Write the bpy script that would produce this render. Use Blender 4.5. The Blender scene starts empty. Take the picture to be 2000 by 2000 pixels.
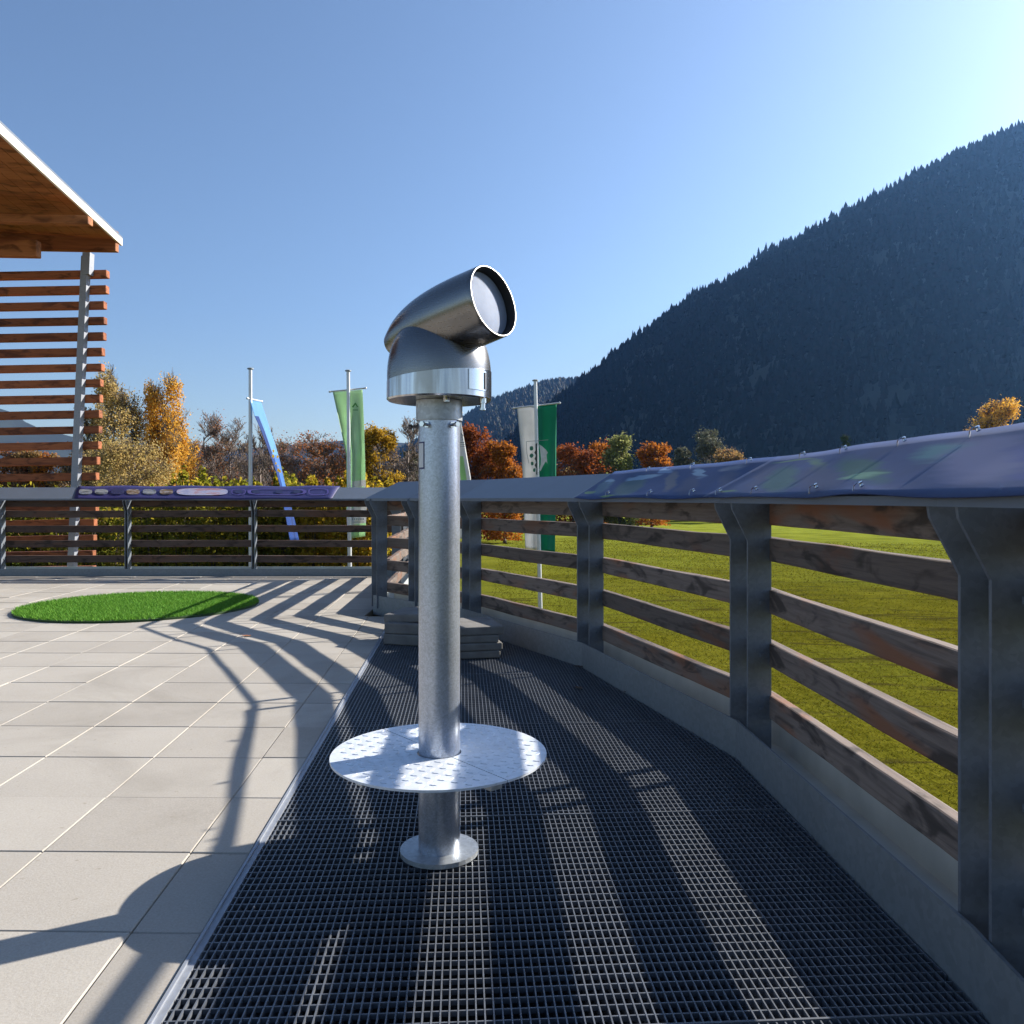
import bpy, bmesh, math, random
import numpy as np
from mathutils import Vector, Matrix
R = math.radians
rnd = random.Random(7)
sc = bpy.context.scene
col = sc.collection
F = 1590.0; HZ = 975.0; EYE = 0.95          # focal length and horizon in photo pixels, eye height above the terrace
GZ = -2.5                                    # meadow level

def at(px, py, Y):                           # point at distance Y seen at photo pixel (px, py)
    return Vector(((px-1000)/F*Y, Y, EYE-(py-HZ)/F*Y))

# ---------------------------------------------------------------- materials
def mat(name):
    m = bpy.data.materials.new(name); m.use_nodes = True
    nt = m.node_tree; b = nt.nodes['Principled BSDF']
    return m, nt, b
def nd(nt, t, **kw):
    n = nt.nodes.new(t)
    for k, v in kw.items():
        if k.startswith('i_'):
            key = k[2:]
            n.inputs[int(key) if key.isdigit() else key.replace('_', ' ')].default_value = v
        else: setattr(n, k, v)
    return n
def ramp(nt, fac, stops):
    r = nd(nt, 'ShaderNodeValToRGB')
    e = r.color_ramp.elements
    while len(e) < len(stops): e.new(0.5)
    for el, (p, c) in zip(e, stops):
        el.position = p; el.color = (*c, 1)
    nt.links.new(fac, r.inputs[0]); return r.outputs[0]
def noise(nt, scale, detail=4, rough=.55, vscale=None, coord='Object', dist=0, own=False):
    tc = nd(nt, 'ShaderNodeTexCoord')
    src = tc.outputs[coord]
    if own:
        oi = nd(nt, 'ShaderNodeObjectInfo'); sc_ = nd(nt, 'ShaderNodeVectorMath', operation='SCALE'); sc_.inputs[0].default_value = (37, 13, 23)
        nt.links.new(oi.outputs['Random'], sc_.inputs['Scale']); ad = nd(nt, 'ShaderNodeVectorMath', operation='ADD')
        nt.links.new(src, ad.inputs[0]); nt.links.new(sc_.outputs[0], ad.inputs[1]); src = ad.outputs[0]
    if vscale:
        mp = nd(nt, 'ShaderNodeMapping'); mp.inputs['Scale'].default_value = vscale
        nt.links.new(src, mp.inputs[0]); src = mp.outputs[0]
    n = nd(nt, 'ShaderNodeTexNoise'); n.inputs['Scale'].default_value = scale
    n.inputs['Detail'].default_value = detail; n.inputs['Roughness'].default_value = rough
    n.inputs['Distortion'].default_value = dist
    nt.links.new(src, n.inputs['Vector']); return n.outputs['Fac']
def mixc(nt, fac, a, b, blend='MIX'):
    m = nd(nt, 'ShaderNodeMix', data_type='RGBA', blend_type=blend)
    for i, v in ((6, a), (7, b)):
        if isinstance(v, tuple): m.inputs[i].default_value = (*v, 1)
        else: nt.links.new(v, m.inputs[i])
    if isinstance(fac, (int, float)): m.inputs[0].default_value = fac
    else: nt.links.new(fac, m.inputs[0])
    return m.outputs[2]
def bump(nt, b, h, strength=.3, dist=.01):
    bp = nd(nt, 'ShaderNodeBump'); bp.inputs['Strength'].default_value = strength; bp.inputs['Distance'].default_value = dist
    nt.links.new(h, bp.inputs['Height']); nt.links.new(bp.outputs[0], b.inputs['Normal'])
def rand_island(nt): return nd(nt, 'ShaderNodeNewGeometry').outputs['Random Per Island']

def simple(name, c, rough=.6, metal=0, var=.12, scale=8, bmp=0, bscale=60, vscale=None, spec=.5):
    m, nt, b = mat(name)
    f = noise(nt, scale, vscale=vscale)
    lo = tuple(x*(1-var) for x in c); hi = tuple(min(1, x*(1+var)) for x in c)
    nt.links.new(ramp(nt, f, [(.3, lo), (.7, hi)]), b.inputs['Base Color'])
    b.inputs['Roughness'].default_value = rough; b.inputs['Metallic'].default_value = metal
    b.inputs['Specular IOR Level'].default_value = spec
    if bmp: bump(nt, b, noise(nt, bscale), bmp, .003)
    return m
def wood(name, c1, c2, c3, along='x', rough=.75, sc=1.0):
    m, nt, b = mat(name)
    vs = {'x': (.6, 14, 14), 'y': (14, .6, 14), 'z': (14, 14, .6)}[along]
    g = noise(nt, 4*sc, 6, .65, vs, dist=.6, own=True)
    k = noise(nt, 2.3*sc, 3, .5, tuple(.5+v*.12 for v in vs), dist=1.5, own=True)
    base = ramp(nt, g, [(.28, c1), (.55, c2), (.8, c1)])
    base = mixc(nt, ramp(nt, k, [(.51, (0, 0, 0)), (.68, (.9, .9, .9))]), base, c3)
    bl_ = noise(nt, 5*sc, 3, .55, tuple(.9+v*.16 for v in vs), dist=.9, own=True)
    base = mixc(nt, ramp(nt, bl_, [(.52, (0, 0, 0)), (.66, (.85, .85, .85))]), base, tuple(x*.42 for x in c1))
    v = nd(nt, 'ShaderNodeHueSaturation')
    mr = nd(nt, 'ShaderNodeMapRange'); mr.inputs[3].default_value = .75; mr.inputs[4].default_value = 1.25
    oi = nd(nt, 'ShaderNodeObjectInfo'); nt.links.new(oi.outputs['Random'], mr.inputs[0])
    nt.links.new(mr.outputs[0], v.inputs['Value']); nt.links.new(base, v.inputs['Color'])
    nt.links.new(v.outputs[0], b.inputs['Base Color'])
    b.inputs['Roughness'].default_value = rough; b.inputs['Specular IOR Level'].default_value = .3
    bump(nt, b, g, .35, .004)
    return m
def galv(name, c=(.42, .45, .48), rough=.42, metal=.7, scale=120, var=.18):
    m, nt, b = mat(name)
    tc = nd(nt, 'ShaderNodeTexCoord')
    v = nd(nt, 'ShaderNodeTexVoronoi'); v.inputs['Scale'].default_value = scale
    nt.links.new(tc.outputs['Object'], v.inputs['Vector'])
    sp = nd(nt, 'ShaderNodeSeparateColor'); nt.links.new(v.outputs['Color'], sp.inputs[0])
    n2 = noise(nt, 5, 5)
    mx = nd(nt, 'ShaderNodeMath', operation='ADD'); nt.links.new(sp.outputs[0], mx.inputs[0]); nt.links.new(n2, mx.inputs[1])
    hv = nd(nt, 'ShaderNodeMath', operation='MULTIPLY'); hv.inputs[1].default_value = .5; nt.links.new(mx.outputs[0], hv.inputs[0])
    nt.links.new(ramp(nt, hv.outputs[0], [(.2, tuple(x*(1-var) for x in c)), (.8, tuple(min(1, x*(1+var*.7)) for x in c))]), b.inputs['Base Color'])
    mr = nd(nt, 'ShaderNodeMapRange'); mr.inputs[3].default_value = rough-.08; mr.inputs[4].default_value = rough+.14
    nt.links.new(n2, mr.inputs[0]); nt.links.new(mr.outputs[0], b.inputs['Roughness'])
    b.inputs['Metallic'].default_value = metal
    bump(nt, b, n2, .06, .004)
    return m
def leafmat(name, cols, trans=.45, spec=.15):
    m, nt, b = mat(name)
    n = len(cols)
    c = ramp(nt, rand_island(nt), [(i/(n-1) if n > 1 else 0, x) for i, x in enumerate(cols)])
    b.inputs['Roughness'].default_value = .65; b.inputs['Specular IOR Level'].default_value = spec
    nt.links.new(c, b.inputs['Base Color'])
    t = nd(nt, 'ShaderNodeBsdfTranslucent'); nt.links.new(c, t.inputs[0])
    ms = nd(nt, 'ShaderNodeMixShader'); ms.inputs[0].default_value = trans
    nt.links.new(b.outputs[0], ms.inputs[1]); nt.links.new(t.outputs[0], ms.inputs[2])
    nt.links.new(ms.outputs[0], nt.nodes['Material Output'].inputs[0])
    return m
def cloth(name, c, trans=.4, var=.06):
    m, nt, b = mat(name)
    f = noise(nt, 3)
    cc = ramp(nt, f, [(.3, tuple(x*(1-var) for x in c)), (.7, tuple(min(1, x*(1+var)) for x in c))])
    nt.links.new(cc, b.inputs['Base Color']); b.inputs['Roughness'].default_value = .7; b.inputs['Specular IOR Level'].default_value = .2
    t = nd(nt, 'ShaderNodeBsdfTranslucent'); nt.links.new(cc, t.inputs[0])
    ms = nd(nt, 'ShaderNodeMixShader'); ms.inputs[0].default_value = trans
    nt.links.new(b.outputs[0], ms.inputs[1]); nt.links.new(t.outputs[0], ms.inputs[2])
    nt.links.new(ms.outputs[0], nt.nodes['Material Output'].inputs[0])
    return m

M = {}
def paver_mat():
    m, nt, b = mat('concrete_paver')
    r = rand_island(nt)
    base = ramp(nt, r, [(0, (.222, .200, .170)), (.5, (.298, .273, .236)), (1, (.345, .319, .278))])
    f = noise(nt, 2.2, 6, .6); g = noise(nt, 180, 3, .7)
    base = mixc(nt, .35, base, ramp(nt, f, [(.3, (.235, .218, .19)), (.7, (.36, .338, .30))]))
    base = mixc(nt, .25, base, ramp(nt, g, [(.25, (.25, .23, .21)), (.75, (.62, .58, .54))]))
    dt = noise(nt, .9, 5, .7, dist=1.0)
    base = mixc(nt, ramp(nt, dt, [(.50, (0, 0, 0)), (.72, (.45, .45, .45))]), base, (.19, .172, .145))
    sp = noise(nt, 38, 2, .4)
    base = mixc(nt, ramp(nt, sp, [(.70, (0, 0, 0)), (.76, (.5, .5, .5))]), base, (.2, .17, .13))
    nt.links.new(base, b.inputs['Base Color']); b.inputs['Roughness'].default_value = .85; b.inputs['Specular IOR Level'].default_value = .25
    bump(nt, b, g, .25, .002)
    return m
M['paver'] = paver_mat()
M['bed'] = simple('sand_bed', (.20, .18, .15), .95, var=.25, scale=20)
M['slab'] = simple('concrete_slab', (.15, .145, .14), .9, var=.2, scale=9, bmp=.4, bscale=90)
M['galv'] = galv('galvanised_steel')
M['post'] = galv('dull_galvanised_post', (.14, .16, .19), .5, .35, 90, .12)
M['kerb'] = galv('galvanised_kerb', (.20, .22, .235), .55, .35, 60, .12)
M['channel'] = simple('pale_zinc_sheet', (.36, .39, .38), .6, .1, var=.12, scale=6)
M['cap'] = simple('grey_painted_sheet', (.12, .145, .185), .5, .12, var=.06, scale=3)
M['grate'] = galv('grating_steel', (.12, .132, .155), .42, .25, 60, .15)
M['pole'] = galv('galvanised_tube', (.45, .49, .57), .28, .76, 260, .2)
def steel_mat(name, c, rough, vs):
    m, nt, b = mat(name)
    g = noise(nt, 30, 4, .6, vs)
    nt.links.new(ramp(nt, g, [(.3, tuple(x*.98 for x in c)), (.7, c)]), b.inputs['Base Color'])
    mr = nd(nt, 'ShaderNodeMapRange'); mr.inputs[3].default_value = rough-.02; mr.inputs[4].default_value = rough+.02
    nt.links.new(g, mr.inputs[0]); nt.links.new(mr.outputs[0], b.inputs['Roughness'])
    b.inputs['Metallic'].default_value = 1
    return m
M['steel'] = steel_mat('brushed_stainless', (.215, .21, .205), .27, (1, 1, 12))
M['bright'] = steel_mat('polished_stainless', (.62, .62, .63), .15, (1, 1, 10))
def band_mat():
    m, nt, b = mat('brushed_collar_painted_reflections')
    g = noise(nt, 2.2, 3, .5, (9, 9, .8), dist=.4); h = noise(nt, 40, 3, .6, (1, 1, 12))
    c = ramp(nt, g, [(.34, (.34, .315, .29)), (.48, (.60, .60, .61)), (.58, (.40, .41, .45)), (.70, (.66, .66, .67))])  # pale and brown streaks painted into the steel colour as reflections
    nt.links.new(c, b.inputs['Base Color']); b.inputs['Metallic'].default_value = 1
    mr = nd(nt, 'ShaderNodeMapRange'); mr.inputs[3].default_value = .14; mr.inputs[4].default_value = .26
    nt.links.new(h, mr.inputs[0]); nt.links.new(mr.outputs[0], b.inputs['Roughness']); return m
M['band'] = band_mat(); M['rim'] = steel_mat('brushed_rim_steel', (.34, .335, .33), .45, (1, 1, 12))
M['black'] = simple('black_lining', (.02, .02, .022), .5)
M['dark'] = simple('dark_bolt', (.10, .10, .11), .4, .8)
M['label'] = simple('pale_label', (.55, .56, .57), .45, .2)
def glass_mat():
    m, nt, b = mat('coated_lens_glass')
    f = noise(nt, 14, 4)
    nt.links.new(ramp(nt, f, [(.35, (.17, .195, .25)), (.65, (.25, .28, .34))]), b.inputs['Base Color'])
    b.inputs['Roughness'].default_value = .02; b.inputs['Specular IOR Level'].default_value = .6
    return m
M['lens'] = glass_mat()
M['plate'] = galv('zinc_tread_plate', (.62, .66, .72), .5, .3, 60, .1)
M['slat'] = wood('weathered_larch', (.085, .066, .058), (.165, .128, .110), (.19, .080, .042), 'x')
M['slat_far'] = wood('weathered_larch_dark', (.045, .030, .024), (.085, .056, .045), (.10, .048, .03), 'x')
M['screen'] = wood('oiled_larch', (.19, .055, .02), (.29, .095, .035), (.11, .03, .012), 'x', .6)
M['soffit'] = wood('spruce_boards', (.27, .095, .032), (.39, .155, .056), (.18, .058, .022), 'x', .6, .5)
M['fascia'] = simple('pale_fascia_board', (.74, .70, .63), .6, var=.08)
M['zinc'] = galv('bright_zinc_post', (.27, .29, .33), .5, .35, 60, .1)
def banner_mat(name, base, pale, green, amt):
    m, nt, b = mat(name)
    f = noise(nt, 2.0, 3, .5, (1.4, 2.6, 6), dist=1.2); g = noise(nt, 3.1, 4, .6, (1, 2.2, 5), dist=2); h = noise(nt, 1.2, 1)
    c = mixc(nt, ramp(nt, f, [(.50, (0, 0, 0)), (.64, (amt, amt, amt))]), base, pale)
    c = mixc(nt, ramp(nt, g, [(.54, (0, 0, 0)), (.66, (amt, amt, amt))]), c, green)
    nt.links.new(c, b.inputs['Base Color']); b.inputs['Roughness'].default_value = .45
    b.inputs['Specular IOR Level'].default_value = .5
    return m
def print_mat(name, base, shapes, amt):
    m, nt, b = mat(name)
    f = noise(nt, 4, 4, .6)
    c = ramp(nt, f, [(.3, tuple(x*.8 for x in base)), (.7, tuple(x*1.2 for x in base))])
    uv = nd(nt, 'ShaderNodeTexCoord'); wob = nd(nt, 'ShaderNodeTexNoise'); wob.inputs['Scale'].default_value = 9; nt.links.new(uv.outputs['UV'], wob.inputs[0])
    wm = nd(nt, 'ShaderNodeVectorMath', operation='MULTIPLY_ADD'); wm.inputs[1].default_value = (.05, .22, 0)
    nt.links.new(wob.outputs['Color'], wm.inputs[0]); nt.links.new(uv.outputs['UV'], wm.inputs[2])
    for (cx, cy, rx, ry, rot, colr, soft) in shapes:
        mp = nd(nt, 'ShaderNodeMapping', vector_type='TEXTURE'); mp.inputs[1].default_value = (cx+.025, cy+.11, 0); mp.inputs[2].default_value = (0, 0, R(rot)); mp.inputs[3].default_value = (rx, ry, 100)
        nt.links.new(wm.outputs[0], mp.inputs[0]); ln = nd(nt, 'ShaderNodeVectorMath', operation='LENGTH'); nt.links.new(mp.outputs[0], ln.inputs[0])
        k = nd(nt, 'ShaderNodeMapRange'); k.inputs[1].default_value = 1-soft; k.inputs[2].default_value = 1.0; k.inputs[3].default_value = amt; k.inputs[4].default_value = 0
        nt.links.new(ln.outputs['Value'], k.inputs[0]); c = mixc(nt, k.outputs[0], c, colr)
    nt.links.new(c, b.inputs['Base Color']); b.inputs['Roughness'].default_value = .6; b.inputs['Specular IOR Level'].default_value = .2; return m
GN = (.035, .095, .075); PL_ = (.17, .26, .36); VI = (.052, .062, .122); GY = (.095, .10, .13); LG_ = (.12, .20, .10)
M['ban_a'] = print_mat('deep_blue_printed_tarpaulin', (.016, .038, .125), [
    (.12, .45, .075, .30, 12, (.06, .11, .16), .35), (.10, .62, .05, .08, 14, PL_, .4), (.07, .28, .07, .07, 10, LG_, .4), (.36, .40, .12, .36, 10, (.045, .085, .10), .3), (.34, .70, .13, .09, 8, PL_, .35), (.30, .10, .09, .03, 0, LG_, .5),
    (.45, .86, .05, .14, 20, (.10, .17, .30), .3), (.60, .55, .05, .34, 18, GY, .4), (.70, .72, .035, .18, 25, PL_, .4), (.76, .40, .07, .32, 14, VI, .5), (.84, .80, .07, .10, 6, (.16, .17, .22), .5), (.93, .50, .05, .35, 16, VI, .6)], 1.0)
M['ban_b'] = print_mat('violet_blue_printed_tarpaulin', (.030, .050, .132), [
    (.06, .55, .05, .40, 12, VI, .6), (.08, .84, .07, .04, 0, LG_, .5), (.05, .18, .035, .04, 0, LG_, .5), (.16, .42, .06, .36, 14, (.06, .12, .11), .5), (.20, .66, .03, .22, 20, LG_, .6), (.27, .40, .07, .40, 14, VI, .5), (.34, .50, .05, .34, 18, GN, .5), (.37, .38, .05, .05, 12, (.14, .26, .17), .5), (.43, .68, .05, .18, 10, (.07, .17, .19), .6),
    (.52, .52, .07, .42, 10, (.11, .12, .22), .5), (.62, .40, .06, .34, 14, (.05, .065, .20), .4), (.66, .60, .03, .12, 18, (.13, .20, .16), .6), (.76, .5, .08, .4, 12, GY, .5), (.88, .5, .06, .4, 12, GN, .6)], .95)
M['ban_c'] = simple('violet_blue_tarpaulin', (.028, .027, .11), .5, var=.1, scale=2)

# ---------------------------------------------------------------- mesh helpers
class MB:
    def __init__(s): s.v = []; s.f = []; s.mi = []
    def add(s, vs, fs, mi=0):
        o = len(s.v); s.v += [tuple(v) for v in vs]
        for f in fs: s.f.append(tuple(i+o for i in f)); s.mi.append(mi)
    def hexa(s, p, mi=0):       # 8 points: bottom 4 ccw, top 4 ccw
        s.add(p, [(3, 2, 1, 0), (4, 5, 6, 7), (0, 1, 5, 4), (1, 2, 6, 5), (2, 3, 7, 6), (3, 0, 4, 7)], mi)
    def box(s, c, d, rot=None, mi=0):
        x, y, z = d[0]/2, d[1]/2, d[2]/2
        p = [Vector(q) for q in ((-x, -y, -z), (x, -y, -z), (x, y, -z), (-x, y, -z), (-x, -y, z), (x, -y, z), (x, y, z), (-x, y, z))]
        if rot is not None: p = [rot @ q for q in p]
        s.hexa([q+Vector(c) for q in p], mi)
    def loop(s, rings, close_ends=True, mi=0, closed=True):
        n = len(rings[0]); vs = [v for r in rings for v in r]; fs = []
        for i in range(len(rings)-1):
            for j in range(n if closed else n-1):
                k = (j+1) % n
                fs.append((i*n+j, i*n+k, (i+1)*n+k, (i+1)*n+j))
        if close_ends:
            fs.append(tuple(range(n-1, -1, -1))); fs.append(tuple((len(rings)-1)*n+j for j in range(n)))
        s.add(vs, fs, mi)
    def tube(s, pts, rad, n=12, mi=0, ends=True):
        pts = [Vector(p) for p in pts]; rs = rad if isinstance(rad, (list, tuple)) else [rad]*len(pts)
        rings = []
        for i, p in enumerate(pts):
            d = (pts[min(i+1, len(pts)-1)]-pts[max(i-1, 0)]).normalized()
            a = d.orthogonal().normalized() if abs(d.z) < .99 else Vector((1, 0, 0))
            if abs(d.z) < .99: a = d.cross(Vector((0, 0, 1))).normalized()
            b = d.cross(a).normalized()
            rings.append([p+(a*math.cos(t)+b*math.sin(t))*rs[i] for t in (2*math.pi*k/n for k in range(n))])
        s.loop(rings, ends, mi)
    def lathe(s, prof, o=(0, 0, 0), axis=None, n=48, mi=0, ends=True):   # prof: (r, h)
        o = Vector(o); ax = Vector(axis or (0, 0, 1)).normalized()
        a = Vector((1, 0, 0)) if abs(ax.z) > .99 else ax.cross(Vector((0, 0, 1))).normalized()
        b = ax.cross(a).normalized()
        rings = [[o+ax*h+(a*math.cos(t)+b*math.sin(t))*r for t in (2*math.pi*k/n for k in range(n))] for r, h in prof]
        s.loop(rings, ends, mi)
    def build(s, name, mats, parent=None, smooth=False, loc=None):
        me = bpy.data.meshes.new(name)
        vs = s.v
        if loc is not None:
            L = Vector(loc); vs = [tuple(Vector(v)-L) for v in vs]
        me.from_pydata(vs, [], s.f); me.validate()
        for m in (mats if isinstance(mats, (list, tuple)) else [mats]): me.materials.append(m)
        if any(s.mi) and len(me.polygons) == len(s.mi): me.polygons.foreach_set('material_index', s.mi)
        bm = bmesh.new(); bm.from_mesh(me); bmesh.ops.recalc_face_normals(bm, faces=bm.faces); bm.to_mesh(me); bm.free()
        if smooth:
            me.polygons.foreach_set('use_smooth', [True]*len(me.polygons))
            try: me.set_sharp_from_angle(angle=R(35))
            except Exception: pass
        o = bpy.data.objects.new(name, me); col.objects.link(o)
        if loc is not None: o.location = loc
        if parent is not None: o.parent = parent
        return o
def tag(o, label=None, cat=None, group=None, kind=None):
    if label: o['label'] = label
    if cat: o['category'] = cat
    if group: o['group'] = group
    if kind: o['kind'] = kind
    return o
def empty(name, loc, label, cat, group=None, rz=0):
    o = bpy.data.objects.new(name, None); col.objects.link(o); o.location = loc; o.rotation_euler = (0, 0, rz)
    o.empty_display_size = .2
    return tag(o, label, cat, group)
def keep(o, root):      # parent a mesh built in world coordinates to a root, world place kept
    o.parent = root
    o.matrix_parent_inverse = Matrix.LocRotScale(root.location, root.rotation_euler, None).inverted()
    return o
def bevel(o, w=.003, seg=2):
    b = o.modifiers.new('bevel', 'BEVEL'); b.width = w; b.segments = seg; b.limit_method = 'ANGLE'; return o
def np_mesh(name, verts, faces, mats, parent=None, mi=None):     # verts Nx3, faces Mxk arrays
    me = bpy.data.meshes.new(name)
    verts = np.asarray(verts, dtype=np.float32); faces = np.asarray(faces, dtype=np.int32)
    k = faces.shape[1]
    me.vertices.add(len(verts)); me.vertices.foreach_set('co', verts.ravel())
    me.loops.add(faces.size); me.loops.foreach_set('vertex_index', faces.ravel())
    me.polygons.add(len(faces)); me.polygons.foreach_set('loop_start', np.arange(0, faces.size, k, dtype=np.int32))
    me.polygons.foreach_set('loop_total', np.full(len(faces), k, dtype=np.int32))
    for m in (mats if isinstance(mats, (list, tuple)) else [mats]): me.materials.append(m)
    if mi is not None: me.polygons.foreach_set('material_index', np.asarray(mi, dtype=np.int32))
    me.update(calc_edges=True); me.validate()
    o = bpy.data.objects.new(name, me); col.objects.link(o)
    if parent is not None: o.parent = parent
    return o

# ---------------------------------------------------------------- camera, sun, sky
cam = bpy.data.cameras.new('camera'); co = bpy.data.objects.new('camera', cam); col.objects.link(co)
co.location = (0, 0, EYE); co.rotation_euler = (R(90), 0, 0)
cam.sensor_width = 36; cam.lens = F*36/2000; cam.shift_y = -(1000-HZ)/2000
cam.clip_start = .05; cam.clip_end = 30000
sc.camera = co
SAZ, SEL = 61.0, 28.5                                   # sun azimuth (from +Y towards +X) and elevation
sdir = Vector((math.sin(R(SAZ))*math.cos(R(SEL)), math.cos(R(SAZ))*math.cos(R(SEL)), math.sin(R(SEL))))
sl = bpy.data.lights.new('sun', 'SUN'); so = bpy.data.objects.new('sun', sl); col.objects.link(so)
sl.energy = 5.0; sl.angle = R(.5); sl.color = (1, .93, .82)
so.rotation_euler = (-sdir).to_track_quat('-Z', 'Y').to_euler(); so.location = (20, 10, 20)
w = bpy.data.worlds.new('World'); sc.world = w; w.use_nodes = True
nt = w.node_tree; bg = nt.nodes['Background']
sky = nt.nodes.new('ShaderNodeTexSky'); sky.sky_type = 'NISHITA'; sky.sun_disc = False
sky.sun_elevation = R(SEL); sky.sun_rotation = R(SAZ); sky.altitude = 700; sky.air_density = 1.0; sky.dust_density = 1.8; sky.ozone_density = 2.2
nt.links.new(sky.outputs[0], bg.inputs[0]); bg.inputs[1].default_value = .064
sc.view_settings.view_transform = 'Standard'; sc.view_settings.look = 'None'; sc.view_settings.gamma = 1
sc.view_settings.exposure = 1.4
sc.render.engine = 'CYCLES'
cy = sc.cycles; cy.max_bounces = 8; cy.diffuse_bounces = 3; cy.glossy_bounces = 3; cy.transmission_bounces = 4; cy.volume_bounces = 0; cy.transparent_max_bounces = 6
cy.sample_clamp_indirect = 6; cy.use_denoising = True

# ---------------------------------------------------------------- rail polygon (inner kerb line)
FAR = [Vector(p) for p in ((-9.515, 10.1), (-7.94, 10.1), (-6.365, 10.1), (-4.79, 10.1), (-3.215, 10.1), (-1.33, 10.1))]
SIDE = [Vector((-1.33, 10.1)), Vector((-1.26, 8.5)), Vector((-1.18, 6.92))]
CUR = [Vector(p) for p in ((-1.18, 6.92), (-.81, 6.50), (-.35, 6.03), (.395, 4.62), (.825, 2.995), (.875, 1.557), (.76, -.05), (.42, -1.6))]
ALL = FAR[:-1]+SIDE[:-1]+CUR
def nrm(t): return Vector((t.y, -t.x))       # inward normal (right of travel)
def offs(pts, d, prev=None, nxt=None):       # offset polyline, inward positive, mitred
    out = []
    P = ([prev] if prev is not None else [])+list(pts)+([nxt] if nxt is not None else [])
    o = 1 if prev is not None else 0
    for i in range(len(pts)):
        j = i+o
        a = (P[j]-P[j-1]).normalized() if j > 0 else None
        b = (P[j+1]-P[j]).normalized() if j < len(P)-1 else None
        if a is None: a = b
        if b is None: b = a
        n1, n2 = nrm(a), nrm(b); m = (n1+n2)
        m = m/ max(.35, m.dot(n1)) if m.length > 1e-6 else n1
        out.append(P[j]+m*d)
    return out
SLZ = (.20, .39, .578, .766, .896)
def sweep(mb, prof, pts, i, prev, nxt, mi=0):       # prof closed polygon of (d, z) along segment i
    lines = [offs(pts, d, prev, nxt) for d, z in prof]
    r0 = [Vector((l[i].x, l[i].y, z)) for l, (d, z) in zip(lines, prof)]
    r1 = [Vector((l[i+1].x, l[i+1].y, z)) for l, (d, z) in zip(lines, prof)]
    mb.loop([r0, r1], True, mi)
CAPP = [(.062, .936), (.062, .957), (-.21, 1.099), (-.21, 1.086), (-.202, 1.086), (.054, .9525), (.054, .936)]
def local_box_obj(name, A, B, z, hh, d0, d1, m, root, r):    # slat from A to B (2-D), own object with local x along it
    t = (B-A); L = t.length; t.normalize()
    mb = MB(); n = max(2, int(L/.25)); rings = []
    for k in range(n+1):
        x = -L/2+L*k/n; e = lambda: r.uniform(-.0025, .0025)
        rings.append([Vector((x, -d0, -hh+e())), Vector((x, d1, -hh+e())), Vector((x, d1, hh+e())), Vector((x, -d0, hh+e()))])
    mb.loop(rings)
    o = mb.build(name, m); bevel(o, .007, 2)
    mid = (A+B)/2
    o.location = (mid.x, mid.y, z+r.uniform(-.004, .004)); o.rotation_euler = (0, r.uniform(-.003, .003), math.atan2(t.y, t.x))
    keep(o, root); return o
def rail(name, label, pts, prev, nxt, kerb, mats, pair, posts, depth=.098, capped=True):
    root = empty(name, (pts[0].x, pts[0].y, 0), label, 'railing')
    r = random.Random(len(pts)*13)
    for i in range(len(pts)-1):
        mb = MB(); sweep(mb, CAPP, pts, i, prev, nxt)
        keep(mb.build('rail_cap', M['cap']), root)
        mb = MB(); sweep(mb, [(0, -.03), (0, kerb), (-.008, kerb), (-.008, -.03)], pts, i, prev, nxt)
        keep(mb.build('kerb_plate', M['kerb']), root)
        mb = MB(); sweep(mb, [(-.008, .022), (-.17, .022), (-.17, .03), (-.008, .03)], pts, i, prev, nxt)
        sweep(mb, [(-.17, -.30), (-.17, kerb+.015), (-.178, kerb+.015), (-.178, -.30)], pts, i, prev, nxt)
        keep(mb.build('outer_channel', M['channel']), root)
        lo = offs(pts, -depth-.022, prev, nxt)
        for z in SLZ:
            local_box_obj('slat', lo[i], lo[i+1], z, .043, .021, .021, mats, root, r)
    for i in posts:
        j = i; P = pts[i]
        a = (pts[i]-pts[i-1]).normalized() if i > 0 else ((pts[0]-prev).normalized() if prev is not None else (pts[1]-pts[0]).normalized())
        b = (pts[i+1]-pts[i]).normalized() if i < len(pts)-1 else ((nxt-pts[-1]).normalized() if nxt is not None else a)
        t = (a+b).normalized()
        if pair > .1 and i < 3: t = Vector((.44, -.898))
        n = nrm(t)
        mb = MB()
        pr_ = .108 if (pair > .1 and i == 5) else pair
        for s in (-1, 1):
            c = P+t*(s*pr_/2)
            # plate outline in (inward d, z): straight post with a bracket flaring inwards under the cap
            out = [(-.009, .03), (-.009, .80), (.05, .914), (.056, .950), (-depth, 1.026), (-depth, .03)]
            q0 = [Vector((c.x+n.x*d-t.x*.005, c.y+n.y*d-t.y*.005, z)) for d, z in out]
            q1 = [Vector((c.x+n.x*d+t.x*.005, c.y+n.y*d+t.y*.005, z)) for d, z in out]
            mb.loop([q0, q1])
        # web strip joining the two plates, foot plate
        c = P+n*(-.055)
        rot = Matrix.Rotation(math.atan2(t.y, t.x), 3, 'Z')
        mb.box((c.x, c.y, .036), (pair+.05, .05, .012), rot)
        for zz in SLZ[:4]:
            for s in (-1, 1):
                cc = P+n*(-.060)+t*(s*(pair/2+.008))
                mb.box((cc.x, cc.y, zz), (.010, .014, .014), rot)
        keep(mb.build('post', M['post']), root)
    return root
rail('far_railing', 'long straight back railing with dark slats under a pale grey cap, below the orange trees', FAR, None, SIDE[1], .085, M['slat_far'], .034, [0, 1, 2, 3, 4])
rail('side_railing', 'short railing with sunlit slats seen end on, left of the telescope pole', SIDE, FAR[-2], CUR[1], .11, M['slat'], .09, [0, 1])
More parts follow.
